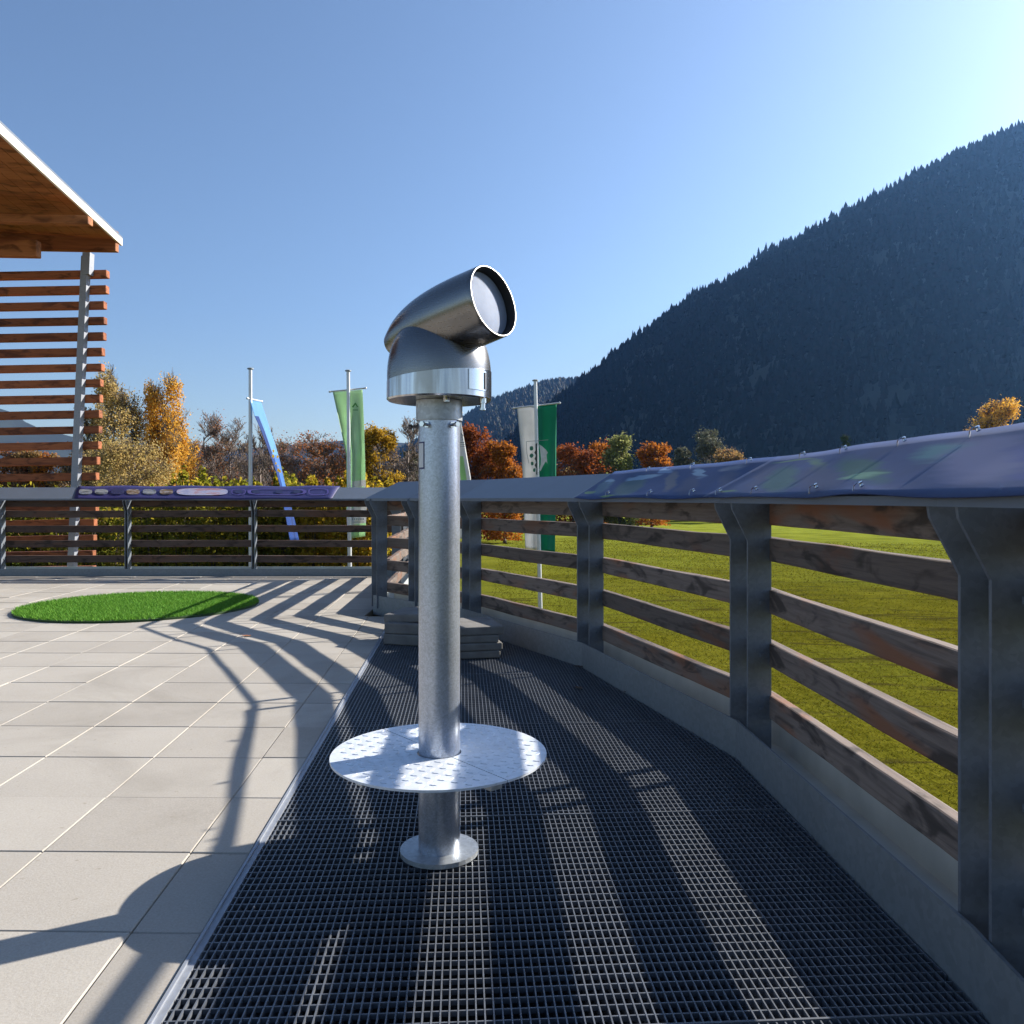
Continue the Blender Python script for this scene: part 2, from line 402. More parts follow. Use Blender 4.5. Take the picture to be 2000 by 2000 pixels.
rail('curved_railing', 'near bent railing with paired dark steel posts and rough brown slats around the dark grating', CUR, SIDE[1], None, .135, M['slat'], .15, [0, 1, 2, 3, 4, 5, 6])

# ---------------------------------------------------------------- terrace paving, one sheet of separate pavers
def clip(poly, inside, inter):
    out = []
    for i in range(len(poly)):
        a, b = poly[i], poly[(i+1) % len(poly)]
        ia, ib = inside(a), inside(b)
        if ia: out.append(a)
        if ia != ib: out.append(inter(a, b))
    return out
def halfplane(poly, n, c):      # keep n.p <= c
    f = lambda p: p[0]*n[0]+p[1]*n[1]-c
    return clip(poly, lambda p: f(p) <= 0, lambda a, b: (a[0]+(b[0]-a[0])*f(a)/(f(a)-f(b)), a[1]+(b[1]-a[1])*f(a)/(f(a)-f(b))))
U = Vector((-.068, 1.0)); V = Vector((1.0, -.018))
T0 = Vector((-1.319, 3.018-.02))      # one paver corner
TS = .402
EDGE = lambda y: -.55-.06*y
paving = MB(); g = .0018
for i in range(-26, 8):
    for j in range(-13, 19):
        o = T0+V*(TS*i)+U*(TS*j)
        q = [o+V*g+U*g, o+V*(TS-g)+U*g, o+V*(TS-g)+U*(TS-g), o+V*g+U*(TS-g)]
        poly = [(p.x, p.y) for p in q]
        cy_ = sum(p[1] for p in poly)/4
        poly = halfplane(poly, (1, .06), -.574)
        if cy_ > 6.5 and len(poly) > 2: poly = halfplane(poly, (1, 0), -1.20)
        if len(poly) > 2: poly = halfplane(poly, (0, 1), 10.075)
        if len(poly) < 3: continue
        c = Vector((sum(p[0] for p in poly)/len(poly), sum(p[1] for p in poly)/len(poly)))
        P0 = [Vector(p) for p in poly]
        P1 = [p+(c-p).normalized()*.003 for p in P0]
        dz = rnd.uniform(-.0015, .0015)
        paving.loop([[Vector((p.x, p.y, -.05)) for p in P0], [Vector((p.x, p.y, dz-.003)) for p in P0], [Vector((p.x, p.y, dz)) for p in P1]])
tag(paving.build('terrace_paving', M['paver']), kind='structure')
bed = MB(); bed.hexa([(-12, -3, -.2), (-.40, -3, -.2), (-.97, 6.5, -.2), (-12, 6.5, -.2), (-12, -3, -.022), (-.40, -3, -.022), (-.97, 6.5, -.022), (-12, 6.5, -.022)])
bed.hexa([(-12, 6.5, -.2), (-1.2, 6.5, -.2), (-1.32, 10.08, -.2), (-12, 10.08, -.2), (-12, 6.5, -.022), (-1.2, 6.5, -.022), (-1.32, 10.08, -.022), (-12, 10.08, -.022)])
tag(bed.build('terrace_base', M['bed']), kind='structure')
# terrace walls below, just inside the outer channel
wl = MB()
wl2 = offs(ALL, -.12)
for a, b in zip(wl2[:-1], wl2[1:]):
    t = (b-a).normalized(); n = nrm(t)*.2
    wl.hexa([(a.x, a.y, GZ-.3), (b.x, b.y, GZ-.3), (b.x+n.x, b.y+n.y, GZ-.3), (a.x+n.x, a.y+n.y, GZ-.3), (a.x, a.y, -.31 if True else 0), (b.x, b.y, -.31), (b.x+n.x, b.y+n.y, -.31), (a.x+n.x, a.y+n.y, -.31)])
tag(wl.build('terrace_wall', M['slab']), kind='structure')

# ---------------------------------------------------------------- grating floor, real bars
kerbline = [(p.x, p.y) for p in CUR]
gpoly = [(EDGE(-1.6)+.003, -1.6)]+[(EDGE(6.75)+.003, 6.75)]+[(p.x-.004, p.y) for p in CUR[1:]]
def line_clip(o, d):     # parameter intervals of the line inside gpoly
    ts = []
    for k in range(len(gpoly)):
        a = Vector(gpoly[k]); b = Vector(gpoly[(k+1) % len(gpoly)]); e = b-a
        den = d.x*e.y-d.y*e.x
        if abs(den) < 1e-9: continue
        w_ = a-o
        t = (w_.x*e.y-w_.y*e.x)/den; s = (w_.x*d.y-w_.y*d.x)/den
        if 0 <= s < 1: ts.append(t)
    ts.sort(); return list(zip(ts[0::2], ts[1::2]))
gu = Vector((-.06, 1)).normalized(); gv = Vector((1, .06)).normalized()
gr = MB(); O = Vector((EDGE(0), 0))
def bar(p, q, th, z0, z1):
    t = (q-p).normalized(); n = Vector((-t.y, t.x))*th/2
    a, b, c, d = p-n, q-n, q+n, p+n
    gr.hexa([(a.x, a.y, z0), (b.x, b.y, z0), (c.x, c.y, z0), (d.x, d.y, z0), (a.x, a.y, z1), (b.x, b.y, z1), (c.x, c.y, z1), (d.x, d.y, z1)])
s = .012
while s < 2.2:
    o = O+gv*s
    for t0, t1 in line_clip(o, gu): bar(o+gu*t0, o+gu*t1, .0028, -.030, -.001)
    s += .0165
s = -1.55; k = 0
while s < 7:
    o = O+gu*s
    fr = k % 30 == 0
    for t0, t1 in line_clip(o, gv): bar(o+gv*t0, o+gv*t1, .005 if fr else .003, -.030 if fr else -.012, .001 if fr else -.0018)
    s += .033; k += 1
tag(gr.build('grating_floor', M['grate']), kind='structure')
shade_sheet = MB(); pp = [Vector((x, y, -.075)) for x, y in gpoly]
shade_sheet.add(pp, [tuple(range(len(pp)))])
tag(shade_sheet.build('grating_shade_sheet', simple('added_shade_black', (.010, .011, .013), .95)), kind='structure')  # black sheet added so the gaps between the bars read as shade
ed = MB()
a, b = O+gu*-1.6, O+gu*6.75
for (w0, w1, z0, z1) in ((-.020, -.013, -.06, .005), (-.013, .001, -.02, -.001)):
    p = [a+gv*w0, a+gv*w1, b+gv*w1, b+gv*w0]
    ed.hexa([(q.x, q.y, z0) for q in p]+[(q.x, q.y, z1) for q in p])
tag(ed.build('grating_edge', M['zinc']), kind='structure')

# ---------------------------------------------------------------- telescope
TX, TY = (858-1000)/F*2.19, 2.19
tel = empty('viewing_telescope', (TX, TY, 0), 'big stainless steel viewing telescope on a galvanised pole with round step plate', 'telescope')
def tp(mb, name, m, smooth=True, parent=None):
    o = mb.build(name, m, None, smooth); o.parent = parent or tel; return o
mb = MB(); mb.lathe([(.0555, -.05), (.0555, 1.166)], n=56); tp(mb, 'pole', M['pole'])
mb = MB(); mb.lathe([(.062, 1.160), (.0622, 1.162), (.0622, 1.213)], n=56); sleeve = tp(mb, 'sleeve', M['galv'])
for az in (-100, -28, 40, 160):
    d = Vector((math.sin(R(az)), -math.cos(R(az)), 0))
    mb = MB(); mb.lathe([(.0085, .0), (.0085, .006), (.0045, .006), (.0045, .022), (.0075, .022), (.0075, .030)], d*.0545+Vector((0, 0, 1.146)), d, n=6)
    tp(mb, 'bolt', M['bright' if az in (-28, 40) else 'dark'], False)
def curved_plate(name, az0, az1, z0, z1, r, th, m, n=10, par=None):
    mb = MB(); rings = []
    for k in range(n+1):
        a = R(az0+(az1-az0)*k/n); d = Vector((math.sin(a), -math.cos(a), 0))
        rings.append([d*r+Vector((0, 0, z0)), d*(r+th)+Vector((0, 0, z0)), d*(r+th)+Vector((0, 0, z1)), d*r+Vector((0, 0, z1))])
    mb.loop(rings); return tp(mb, name, m, True, par)
lf = curved_plate('label_plate', -66, -40, 1.030, 1.102, .0553, .0012, M['ban_c'])
l2 = curved_plate('label_face', -64, -42, 1.034, 1.098, .0563, .0012, M['label'], par=lf)
# collar band with slanting upper edge
RB = .1405
mb = MB(); n = 72; rings = []
zt = lambda x: 1.279+.10*x
for (r, mode) in ((RB-.02, 0), (RB-.004, 1), (RB, 2), (RB, 3), (RB-.003, 4), (RB-.006, 5)):
    ring = []
    for k in range(n):
        a = 2*math.pi*k/n; x, y = r*math.cos(a), r*math.sin(a)
        z = (1.214, 1.213, 1.217, zt(x)-.002, zt(x), zt(x))[mode]
        ring.append(Vector((x, y, z)))
    rings.append(ring)
mb.loop(rings, True); band = tp(mb, 'collar_band', M['band'])
cpl = curved_plate('coin_plate', 37, 63, 1.232, 1.283, RB-.0005, .004, M['bright'])
curved_plate('slot_frame', 59, 62, 1.236, 1.279, RB+.0028, .003, M['dark'], 3, cpl)
mb = MB(); p_ = Vector((.119, -.055, 1.2135)); mb.lathe([(.010, 0), (.010, -.012), (.007, -.012), (.007, -.026), (.009, -.026), (.009, -.030)], p_, n=16); tp(mb, 'lock', M['bright'])
for az in (20, 200):
    d = Vector((math.sin(R(az)), -math.cos(R(az)), 0)); mb = MB(); mb.lathe([(.010, 0), (.010, -.010)], d*.075+Vector((0, 0, 1.2135)), n=12)
    tp(mb, 'screw', M['bright'])
# domed saddle
mb = MB()
prof = [(.1385, 1.222), (.1392, 1.262), (.1392, 1.288), (.1365, 1.318), (.1300, 1.348), (.1190, 1.378), (.1010, 1.406), (.074, 1.428), (.040, 1.442), (.004, 1.446)]
def smoothp(pr, m=4):
    out = []
    for i in range(len(pr)-1):
        p0, p1, p2, p3 = pr[max(i-1, 0)], pr[i], pr[i+1], pr[min(i+2, len(pr)-1)]
        for k in range(m):
            t = k/m
            out.append(tuple(.5*((2*b)+(-a+c)*t+(2*a-5*b+4*c-d)*t*t+(-a+3*b-3*c+d)*t**3) for a, b, c, d in zip(p0, p1, p2, p3)))
    out.append(pr[-1]); return out
mb.lathe(smoothp(prof), n=96); tp(mb, 'saddle', M['steel'])
# barrel
ax = Vector((.797, -.576, .195)).normalized()
ring_c = Vector(((964-1000)/F*2.055-TX, 2.055-TY, EYE+(HZ-588)/F*2.055))
hp = [(.0915, 0), (.0935, -.004), (.0945, -.05), (.0950, -.10), (.0930, -.155), (.0870, -.21), (.0765, -.26), (.0610, -.305), (.0420, -.342), (.030, -.362)]
hp = [hp[0]]+smoothp(hp[1:])
mb = MB(); mb.lathe(hp, ring_c, ax, n=96, ends=False)
inner = [(.0915, 0), (.0875, .0005), (.0865, -.002), (.0865, -.07)]
barrel = tp(mb, 'barrel', M['steel'])
mb = MB()
torus = [(.0903+.0022*math.cos(t), .0022*math.sin(t)) for t in (2*math.pi*k/10 for k in range(11))]
mb.lathe(torus, ring_c, ax, n=96, ends=False); tp(mb, 'rim', M['rim'], True, barrel)
mb = MB(); mb.lathe([(.0870, .001), (.0865, -.06), (.083, -.062)], ring_c, ax, n=72, ends=False); tp(mb, 'lining', M['black'], True, barrel)
mb = MB(); mb.lathe([(.0850, -.031), (.0850, -.024), (.0845, -.0235), (.045, -.022), (.001, -.0215)], ring_c, ax, n=72); tp(mb, 'lens', M['lens'], True, barrel)
mb = MB()
for tail in (0,):
    mb.lathe([(.030, -.362), (.026, -.362), (.026, -.330)], ring_c, ax, n=48, ends=False)
    mb.lathe([(.026, -.352), (.001, -.352)], ring_c, ax, n=48, ends=False)
tp(mb, 'eyepiece', M['label'], True, barrel)
# step plate in two halves with raised tread lozenges
RD = .287; ZD = .27; th0 = R(-50)
seam = Vector((math.cos(th0), math.sin(th0)))
for side in (1, -1):
    mb = MB(); pts = []; K = 60
    for k in range(K+1):
        a = th0+side*math.pi*k/K
        pts.append(Vector((RD*math.cos(a), RD*math.sin(a))))
    for k in range(K+1):
        a = th0+side*math.pi*(K-k)/K
        pts.append(Vector((.058*math.cos(a), .058*math.sin(a))))
    off = Vector((-seam.y, seam.x))*side*.0016
    pts = [p+off for p in pts]
    n2 = len(pts)
    vs = [Vector((p.x, p.y, ZD-.006)) for p in pts]+[Vector((p.x, p.y, ZD)) for p in pts]
    fs = []
    for k in range(K):
        a, b, c, d = k, k+1, n2-2-k, n2-1-k
        fs += [(a+n2, b+n2, c+n2, d+n2), (d, c, b, a)]
    for k in range(n2): fs.append((k, (k+1) % n2, (k+1) % n2+n2, k+n2))
    mb.add(vs, fs)
    sp_ = .027
    for i in range(-13, 14):
        for j in range(-13, 14):
            x, y = i*sp_, j*sp_
            x, y = x*math.cos(.35)-y*math.sin(.35), x*math.sin(.35)+y*math.cos(.35)
            rr = math.hypot(x, y)
            if rr > RD-.016 or rr < .072: continue
            dd = (x*-seam.y+y*seam.x)*side
            if dd < .011: continue
            a = .35+(R(38) if (i+j) % 2 else R(-38))
            e = Vector((math.cos(a), math.sin(a))); f = Vector((-e.y, e.x)); c = Vector((x, y)); L, W = .0118, .0040
            v = [c+e*L, c+f*W, c-e*L, c-f*W]
            top = [c+e*L*.55, c+f*W*.4, c-e*L*.55, c-f*W*.4]
            mb.add([Vector((q.x, q.y, ZD-.0005)) for q in v]+[Vector((q.x, q.y, ZD+.0016)) for q in top],
                   [(0, 1, 5, 4), (1, 2, 6, 5), (2, 3, 7, 6), (3, 0, 4, 7), (4, 5, 6, 7)])
    tp(mb, 'step_plate', M['plate'], False)
mb = MB()
for a in (th0, th0+math.pi, th0+math.pi/2, th0-math.pi/2):
    d = Vector((math.cos(a), math.sin(a), 0)); rot = Matrix.Rotation(a, 3, 'Z')
    mb.box(d*.15+Vector((0, 0, ZD-.021)), (.19, .035, .028), rot)
tp(mb, 'bracket', M['galv'], False)
mb = MB(); mb.lathe([(.105, .001), (.105, .013), (.06, .013)], n=32); tp(mb, 'foot_flange', M['galv'], False)

# ---------------------------------------------------------------- stack of spare paving slabs
def slab(x, y, z, sx, sy, h, rz, tilt=(0, 0), label=''):
    mb = MB(); mb.box((0, 0, 0), (sx, sy, h))
    o = mb.build('concrete_slab', M['slab']); bevel(o, .008, 2)
    o.location = (x, y, z+h/2); o.rotation_euler = (tilt[0], tilt[1], rz)
    return tag(o, label, 'slab', 'loose slabs stacked on the grating')
SX, SY = -.30, 5.02
slab(SX, SY, .002, .40, .40, .045, R(10), label='lowest concrete slab of the front stack behind the telescope pole')
slab(SX+.005, SY-.004, .048, .40, .40, .045, R(13), label='second concrete slab from the bottom of the stack behind the pole')
slab(SX-.004, SY+.01, .094, .40, .40, .045, R(8), label='third concrete slab up, just under the top one behind the pole')
slab(SX+.01, SY+.005, .140, .40, .40, .05, R(14), label='topmost concrete slab of the front stack, crossed by a sunlit stripe')
slab(-.60, 5.42, .002, .40, .34, .07, R(-18), label='lower thick slab in the rear left pile beside the grating edge')
slab(-.60, 5.43, .073, .40, .34, .07, R(-14), label='middle thick slab in the rear left pile beside the grating edge')
slab(-.63, 5.47, .150, .36, .30, .055, R(-22), (R(3), R(-4)), label='tilted slab on top of the rear left pile, left of the pole')
# ---------------------------------------------------------------- artificial turf disc
turfm = leafmat('artificial_turf', [(.055, .17, .014), (.10, .26, .024), (.18, .36, .05)], .3)
CX, CYY, RT = -3.27, 7.20, .985
mb = MB(); mb.lathe([(RT, .002), (RT, .016), (RT-.02, .018)], (CX, CYY, 0), n=96)
troot = empty('turf_disc', (CX, CYY, 0), 'round bright green artificial turf mat lying on the pale paving', 'turf mat')
keep(mb.build('backing', simple('turf_backing', (.02, .05, .012), .9)), troot)
rng = np.random.default_rng(5)
def blades(n, px, py, z0, h, wdt, lean, r):
    a = r.uniform(0, 2*np.pi, n); l = r.uniform(0, 2*np.pi, n); hh = h*r.uniform(.6, 1.2, n)
    b = np.stack([px, py, np.full(n, z0) if np.isscalar(z0) else z0], 1)
    w_ = np.stack([np.cos(a), np.sin(a), np.zeros(n)], 1)*(wdt/2 if np.isscalar(wdt) else wdt[:, None]/2)
    tipv = b+np.stack([np.cos(l)*hh*lean, np.sin(l)*hh*lean, hh], 1)
    v = np.stack([b-w_, b+w_, tipv], 1).reshape(-1, 3)
    f = np.arange(3*n).reshape(n, 3); return v, f
n = 42000; rr = (RT-.004)*np.sqrt(rng.uniform(0, 1, n)); aa = rng.uniform(0, 2*np.pi, n)
v, f = blades(n, CX+rr*np.cos(aa), CYY+rr*np.sin(aa), .016, .026, .006, .8, rng)
o = np_mesh('turf_pile', v, f, turfm); keep(o, troot); o['kind'] = 'stuff'
# ---------------------------------------------------------------- fallen leaves
lm = simple('dry_leaf', (.36, .13, .04), .7, var=.3, scale=40)
lmd = simple('dark_dry_leaf', (.06, .035, .02), .8, var=.3, scale=40)
def leaf(x, y, z, s, rz, m, label):
    mb = MB(); pr = [(0, 0), (.35, .28), (.2, .62), (.45, .8), (.18, 1.0), (0, 1.5), (-.18, 1.0), (-.45, .8), (-.2, .62), (-.35, .28)]
    vs = [Vector((a*s, b*s-.7*s, .10*s*abs(a)*2+.08*s*abs(b-.7))) for a, b in pr]
    mb.add([v for v in vs]+[v-Vector((0, 0, .001)) for v in vs], [tuple(range(10)), tuple(range(19, 9, -1))]+[(k, (k+1) % 10, (k+1) % 10+10, k+10) for k in range(10)])
    o = mb.build('fallen_leaf', m); o.location = (x, y, z); o.rotation_euler = (0, 0, rz)
    tag(o, label, 'leaf', 'fallen leaves on the floor')
q = lambda px, py: ((px-1000)/F*(EYE*F/(py-HZ)), EYE*F/(py-HZ))
leaf(*q(481, 1243), .004, .055, 1.2, lm, 'single orange brown leaf lying on the pale paving among the shadow stripes')
leaf(*q(1130, 1345), .004, .05, .4, lmd, 'larger dark leaf on the grating, the farther from the kerb')
leaf(*q(1226, 1352), .004, .035, 2.1, lmd, 'small dark leaf right against the kerb of the near bent railing')
leaf(*q(1130, 1303), .004, .04, 1.0, lmd, 'dark leaf at the kerb foot below the second post pair behind the pole')

# ---------------------------------------------------------------- banners on the rail caps
capL = {}
PRE, PST = SIDE[1], None
def cap_pt(s, d, dz=0):       # s = float index along CUR, d inward offset, on the sloping cap
    key = round(d, 4)
    if key not in capL: capL[key] = offs(CUR, d, PRE, PST)
    L = capL[key]; i = min(int(s), len(CUR)-2); p = L[i].lerp(L[i+1], s-i)
    z = .957+(.062-d)/(.272)*.142
    return Vector((p.x, p.y, z+dz))
def clipm(mb, p, up, tan):
    mb.lathe([(.005, 0), (.006, .003), (.0035, .007), (.006, .009), (.006, .012)], p, up, n=8)
    mb.tube([p+up*.009, p+up*.012+tan*.008, p+up*.006+tan*.020, p+tan*.026-Vector((0, 0, .010))], .0017, 6)
def banner(s0, s1, m, label, fronts, backs, ph, skew=0.0):
    n = int((s1-s0)*46); D = [.078, .05, .02, -.02, -.06, -.10, -.14, -.18, -.222]
    vs = []; fs = []
    for i in range(n+1):
        for j, d in enumerate(D):
            s = s0+(s1-s0)*i/n+skew*(.5-j/8)*(1-i/n)
            w_ = .5+.5*math.sin(s*9.2+ph+j*.35)
            edge = abs(j-4)/4
            dz = .004+.004*w_*edge+.002*(.5+.5*math.sin(s*21+j*1.1+ph))
            if j == 0: dz += .003*math.sin(s*13+ph)
            vs.append(cap_pt(s, d, dz))
    k = len(D)
    for i in range(n):
        for j in range(k-1): fs.append((i*k+j, (i+1)*k+j, (i+1)*k+j+1, i*k+j+1))
    mb = MB(); mb.add(vs, fs)
    root = empty('banner', cap_pt(s0, .05), label, 'banner')
    o = mb.build('banner_sheet', m, None, True); keep(o, root)
    ul = o.data.uv_layers.new(name='UVMap')
    for lp in o.data.loops: ul.data[lp.index].uv = ((lp.vertex_index//k)/n, (lp.vertex_index % k)/(k-1))
    sd = o.modifiers.new('thick', 'SOLIDIFY'); sd.thickness = .003; sd.offset = 1
    for (lst, d) in ((fronts, .045), (backs, -.195)):
        for s in lst:
            p = cap_pt(s, d, .014); t = (cap_pt(s+.02, d)-p); t.z = 0; t.normalize(); nn = nrm(t.to_2d()); up = Vector((nn.x*.48, nn.y*.48, .87)).normalized()
            mb = MB(); clipm(mb, p, up, Vector((nn.x*.7, nn.y*.7, -.2))-t*.35)
            keep(mb.build('clip', M['bright'], None, True), root)
    return root
banner(3.02, 3.965, M['ban_a'], 'deep blue printed tarpaulin clipped to the railing cap right of the crest flag', [3.32, 3.62, 3.86], [3.30, 3.58, 3.86], 0.3, .06)
banner(3.94, 5.9, M['ban_b'], 'lighter blue printed tarpaulin clipped to the nearest railing cap at the right', [3.985, 4.25, 4.58, 4.76, 5.2], [4.12, 4.34, 4.58, 4.80, 5.05, 5.4], 1.9)
def far_pt(px, d, dz=.004):
    return Vector(((px-1000)/F*(10.1-d), 10.1-d, .957+(.062-d)/.272*.142+dz))
broot = empty('printed_banner', far_pt(400, -.07), 'long violet blue printed banner with oval pictures on the far railing cap', 'banner')
mb = MB(); vs = []; fs = []; n = 60
for i in range(n+1):
    px = 147+(650-147)*i/n
    for j, d in enumerate((.085, .04, -.02, -.08, -.14, -.19, -.235)):
        vs.append(far_pt(px+(6-j)*-1.5+6+ (j*1.5 if i == n else 0), d, .006+.006*math.sin(px*.05+j*.4)*(1 if j in (0, 6) else .4)))
for i in range(n):
    for j in range(6): fs.append((i*7+j, (i+1)*7+j, (i+1)*7+j+1, i*7+j+1))
mb.add(vs, fs); o = keep(mb.build('banner_sheet', M['ban_c'], None, True), broot)
sd = o.modifiers.new('thick', 'SOLIDIFY'); sd.thickness = .003; sd.offset = 1
def pic(name, cx, hw, hd, m, dcen=-.075, ring=False, z=.016):
    mb = MB(); K = 28; vs = []
    for k in range(K):
        a = 2*math.pi*k/K; e = 2/3.2
        x = math.copysign(abs(math.cos(a))**e, math.cos(a)); y = math.copysign(abs(math.sin(a))**e, math.sin(a))
        vs.append((cx+hw*x, dcen+hd*y))
    top = [far_pt(p, d, z) for p, d in vs]
    if ring:
        inn = [far_pt(cx+(p-cx)*.88, dcen+(d-dcen)*.82, z) for p, d in vs]
        mb.add(top+inn, [(k, (k+1) % K, K+(k+1) % K, K+k) for k in range(K)])
    else: mb.add(top, [tuple(range(K))])
    o = keep(mb.build(name, m), broot); return o
def photo_mat(name, a, b, c, sc_=9):
    m, nt, bs = mat(name); f = noise(nt, sc_, 4, .6, (1, 3, 3))
    nt.links.new(ramp(nt, f, [(.38, a), (.5, b), (.62, c)]), bs.inputs['Base Color']); bs.inputs['Roughness'].default_value = .45; return m
pA = photo_mat('landscape_print', (.06, .065, .06), (.17, .18, .22), (.27, .27, .25))
pB = photo_mat('autumn_print', (.06, .045, .04), (.19, .12, .05), (.27, .25, .27))
pC = photo_mat('panorama_print', (.26, .27, .40), (.36, .35, .45), (.34, .18, .19), 5)
pD = simple('dark_print', (.022, .025, .075), .45); pL = simple('violet_line_print', (.075, .06, .22), .45)
for cx, m in ((167, pA), (198, pA), (230, pD), (260, pB), (292, pA), (325, pB)):
    pic('oval_picture', cx, 13, .062, m)
pic('wide_picture', 395, 50, .085, pC)
pic('oval_print', 466, 14, .07, pL, ring=True); pic('wide_print', 541, 58, .075, pL, ring=True); pic('oval_print', 622, 20, .08, pL, ring=True)
for cx in (466, 500, 545, 580): pic('small_print', cx, 7, .04, pD)

# ---------------------------------------------------------------- timber pergola (slat screen and roof) beyond the far railing
PY = 11.3
lean = R(2.0)
pr = empty('timber_pergola', at(150, 975, PY)*1.0, 'orange brown slatted timber pergola with pale roof edge at the far left', 'pergola')
pr.location = ((150-1000)/F*PY, PY, GZ)
def plean(x, y, z):      # shear: the screen leans a little to the right with height
    return Vector((x+(z-.95)*.045, y, z+ (x+5.9)*-.0 + (x+5.9)*.018))
mb = MB()
pxm = (147-1000)/F*PY
x0 = pxm
for yy in (0,):
    b = [(x0-.045, PY-.05), (x0+.045, PY-.05), (x0+.045, PY+.05), (x0-.045, PY+.05)]
    mb.loop([[plean(x, y, GZ) for x, y in b], [plean(x, y, 4.32) for x, y in b]])
keep(mb.build('post', M['zinc']), pr)
mb = MB(); b = [(x0-.02, PY-.065), (x0+.085, PY-.065), (x0+.085, PY+.055), (x0-.02, PY+.055)]
mb.loop([[plean(x, y, 4.06) for x, y in b], [plean(x, y, 4.36) for x, y in b]]); keep(mb.build('post_bracket', M['zinc']), pr)
mb = MB(); b = [(x0-4.2, PY-.05), (x0-4.1, PY-.05), (x0-4.1, PY+.05), (x0-4.2, PY+.05)]
mb.loop([[Vector((x, y, GZ)) for x, y in b], [Vector((x, y, 4.32)) for x, y in b]]); keep(mb.build('post', M['zinc']), pr)
for k in range(30):
    py = 540.5+k*30.35
    z = EYE-(py-HZ)/F*(PY+.1)
    if z < GZ+.2: break
    xe = x0+.26+(z-.95)*.045+rnd.uniform(-.015, .01)
    xs = x0-4.6
    L = xe-xs
    mb = MB(); mb.box((0, 0, 0), (L, .10, .105+.006*math.sin(k*1.7)))
    o = mb.build('slat', M['screen']); bevel(o, .006, 1)
    o.location = ((xe+xs)/2, PY+.105, z-.018*L/2*.9+.03); o.rotation_euler = (0, -.018, 0); keep(o, pr)
# roof: board soffit, pale fascia, beams
ec = at(233, 474, PY+.55)        # far right eave corner
ud = Vector((.14, -1, .0))      # towards the viewer
zr = ec.z
roof = MB()
LN = 6.0
cA, cB = ec, ec+ud*LN
wv = Vector((-6, 0, .35))
for k in range(34):              # soffit boards running back to front of the roof
    a = cA+wv*(k/34); b = cB+wv*(k/34); g_ = wv*(1/34*.97)
    roof.hexa([a, a+g_, b+g_, b]+[p+Vector((0, 0, .024)) for p in (a, a+g_, b+g_, b)])
keep(roof.build('soffit', M['soffit'], None), pr)
mb = MB(); up = Vector((0, 0, .03)); e = Vector((.03, 0, 0))
p = [cA+e-ud*.05+Vector((0, 0, -.03)), cB+e+Vector((0, 0, -.03)), cB+Vector((0, 0, -.03)), cA-ud*.05+Vector((0, 0, -.03))]
mb.hexa(p+[q_+Vector((0, 0, .10)) for q_ in p]); keep(mb.build('fascia', M['fascia']), pr)
mb = MB(); p = [cA+e-ud*.05, cB+e, cB+wv, cA+wv-ud*.05]
mb.hexa([q_+Vector((0, 0, .072)) for q_ in p]+[q_+Vector((0, 0, .10)) for q_ in p]); keep(mb.build('roof_sheet', M['cap']), pr)
def beam(P, Q, wdt, h, m):
    P, Q = Vector(P), Vector(Q); t = (Q-P).normalized(); s_ = t.cross(Vector((0, 0, 1))).normalized()*wdt/2; u_ = Vector((0, 0, h))
    mb = MB(); mb.hexa([P-s_, Q-s_, Q+s_, P+s_, P-s_+u_, Q-s_+u_, Q+s_+u_, P+s_+u_])
    o = keep(mb.build('beam', m), pr); bevel(o, .006, 1); return o
b1 = at(229, 492, PY+.45); beam(b1+Vector((-6, 0, .10)), b1, .10, .30, M['soffit'])
b2 = at(177, 440, PY-1.2); beam(b2+Vector((-6, 0, .16)), b2, .12, .10, M['soffit'])
b3 = at(76, 503, PY-.35); beam(b3+Vector((-6, 0, .1)), b3, .12, .22, M['soffit'])

# ---------------------------------------------------------------- flags
fm = dict(blue_half_lit=cloth('flag_blue_half_lit', (.09, .24, .58), .5), blue=cloth('flag_blue', (.025, .075, .29), .5), blue_sunlit=cloth('flag_blue_sunlit', (.20, .44, .72), .55), green=cloth('flag_green', (.52, .70, .48), .5),
          dgreen=cloth('flag_dark_green', (.02, .26, .15), .4), white=cloth('flag_white', (.72, .72, .72), .35), pale=cloth('flag_pale_green', (.40, .62, .30), .4),
          yellow=cloth('flag_yellow', (.90, .72, .05), .5), ink=simple('flag_ink', (.045, .05, .055), .6), gink=simple('flag_green_ink', (.03, .17, .10), .6), grey=simple('flag_grey_line', (.25, .28, .30), .6), dkgreen=simple('flag_shadow_green', (.02, .13, .08), .7))
fm['pole'] = simple('white_flagpole', (.62, .63, .64), .35, .3, var=.05)
def interp(tab, y):
    if y <= tab[0][1]: return tab[0][0]
    for (xa, ya), (xb, yb) in zip(tab[:-1], tab[1:]):
        if ya <= y <= yb: return xa+(xb-xa)*(y-ya)/(yb-ya)
    return tab[-1][0]
def flagpole(px_top, py_top, px_bot, Y, label, bar=None, barY=(0, 0)):
    B = at(px_bot, HZ, Y); B.z = GZ
    root = empty('flagpole', B, label, 'flagpole', 'flagpoles beyond the terrace')
    T = at(px_top, py_top, Y)
    mb = MB(); mb.tube([B-Vector((0, 0, .1)), T], [.062, .048], 14); keep(mb.build('pole', fm['pole'], None, True), root)
    mb = MB(); mb.lathe([(.03, 0), (.085, .01), (.085, .04), (.03, .06)], T, n=14); keep(mb.build('pole_cap', fm['grey'], None, True), root)
    if bar:
        a = at(bar[0], bar[1], Y+barY[0]); b = at(bar[2], bar[3], Y+barY[1])
        mb = MB(); mb.tube([a, b], .022, 8)
        for e_ in (a, b): mb.lathe([(.0, -.035), (.03, -.02), (.035, 0), (.03, .02), (.0, .035)], e_, n=8)
        keep(mb.build('cross_bar', fm['pole'], None, True), root)
    return root
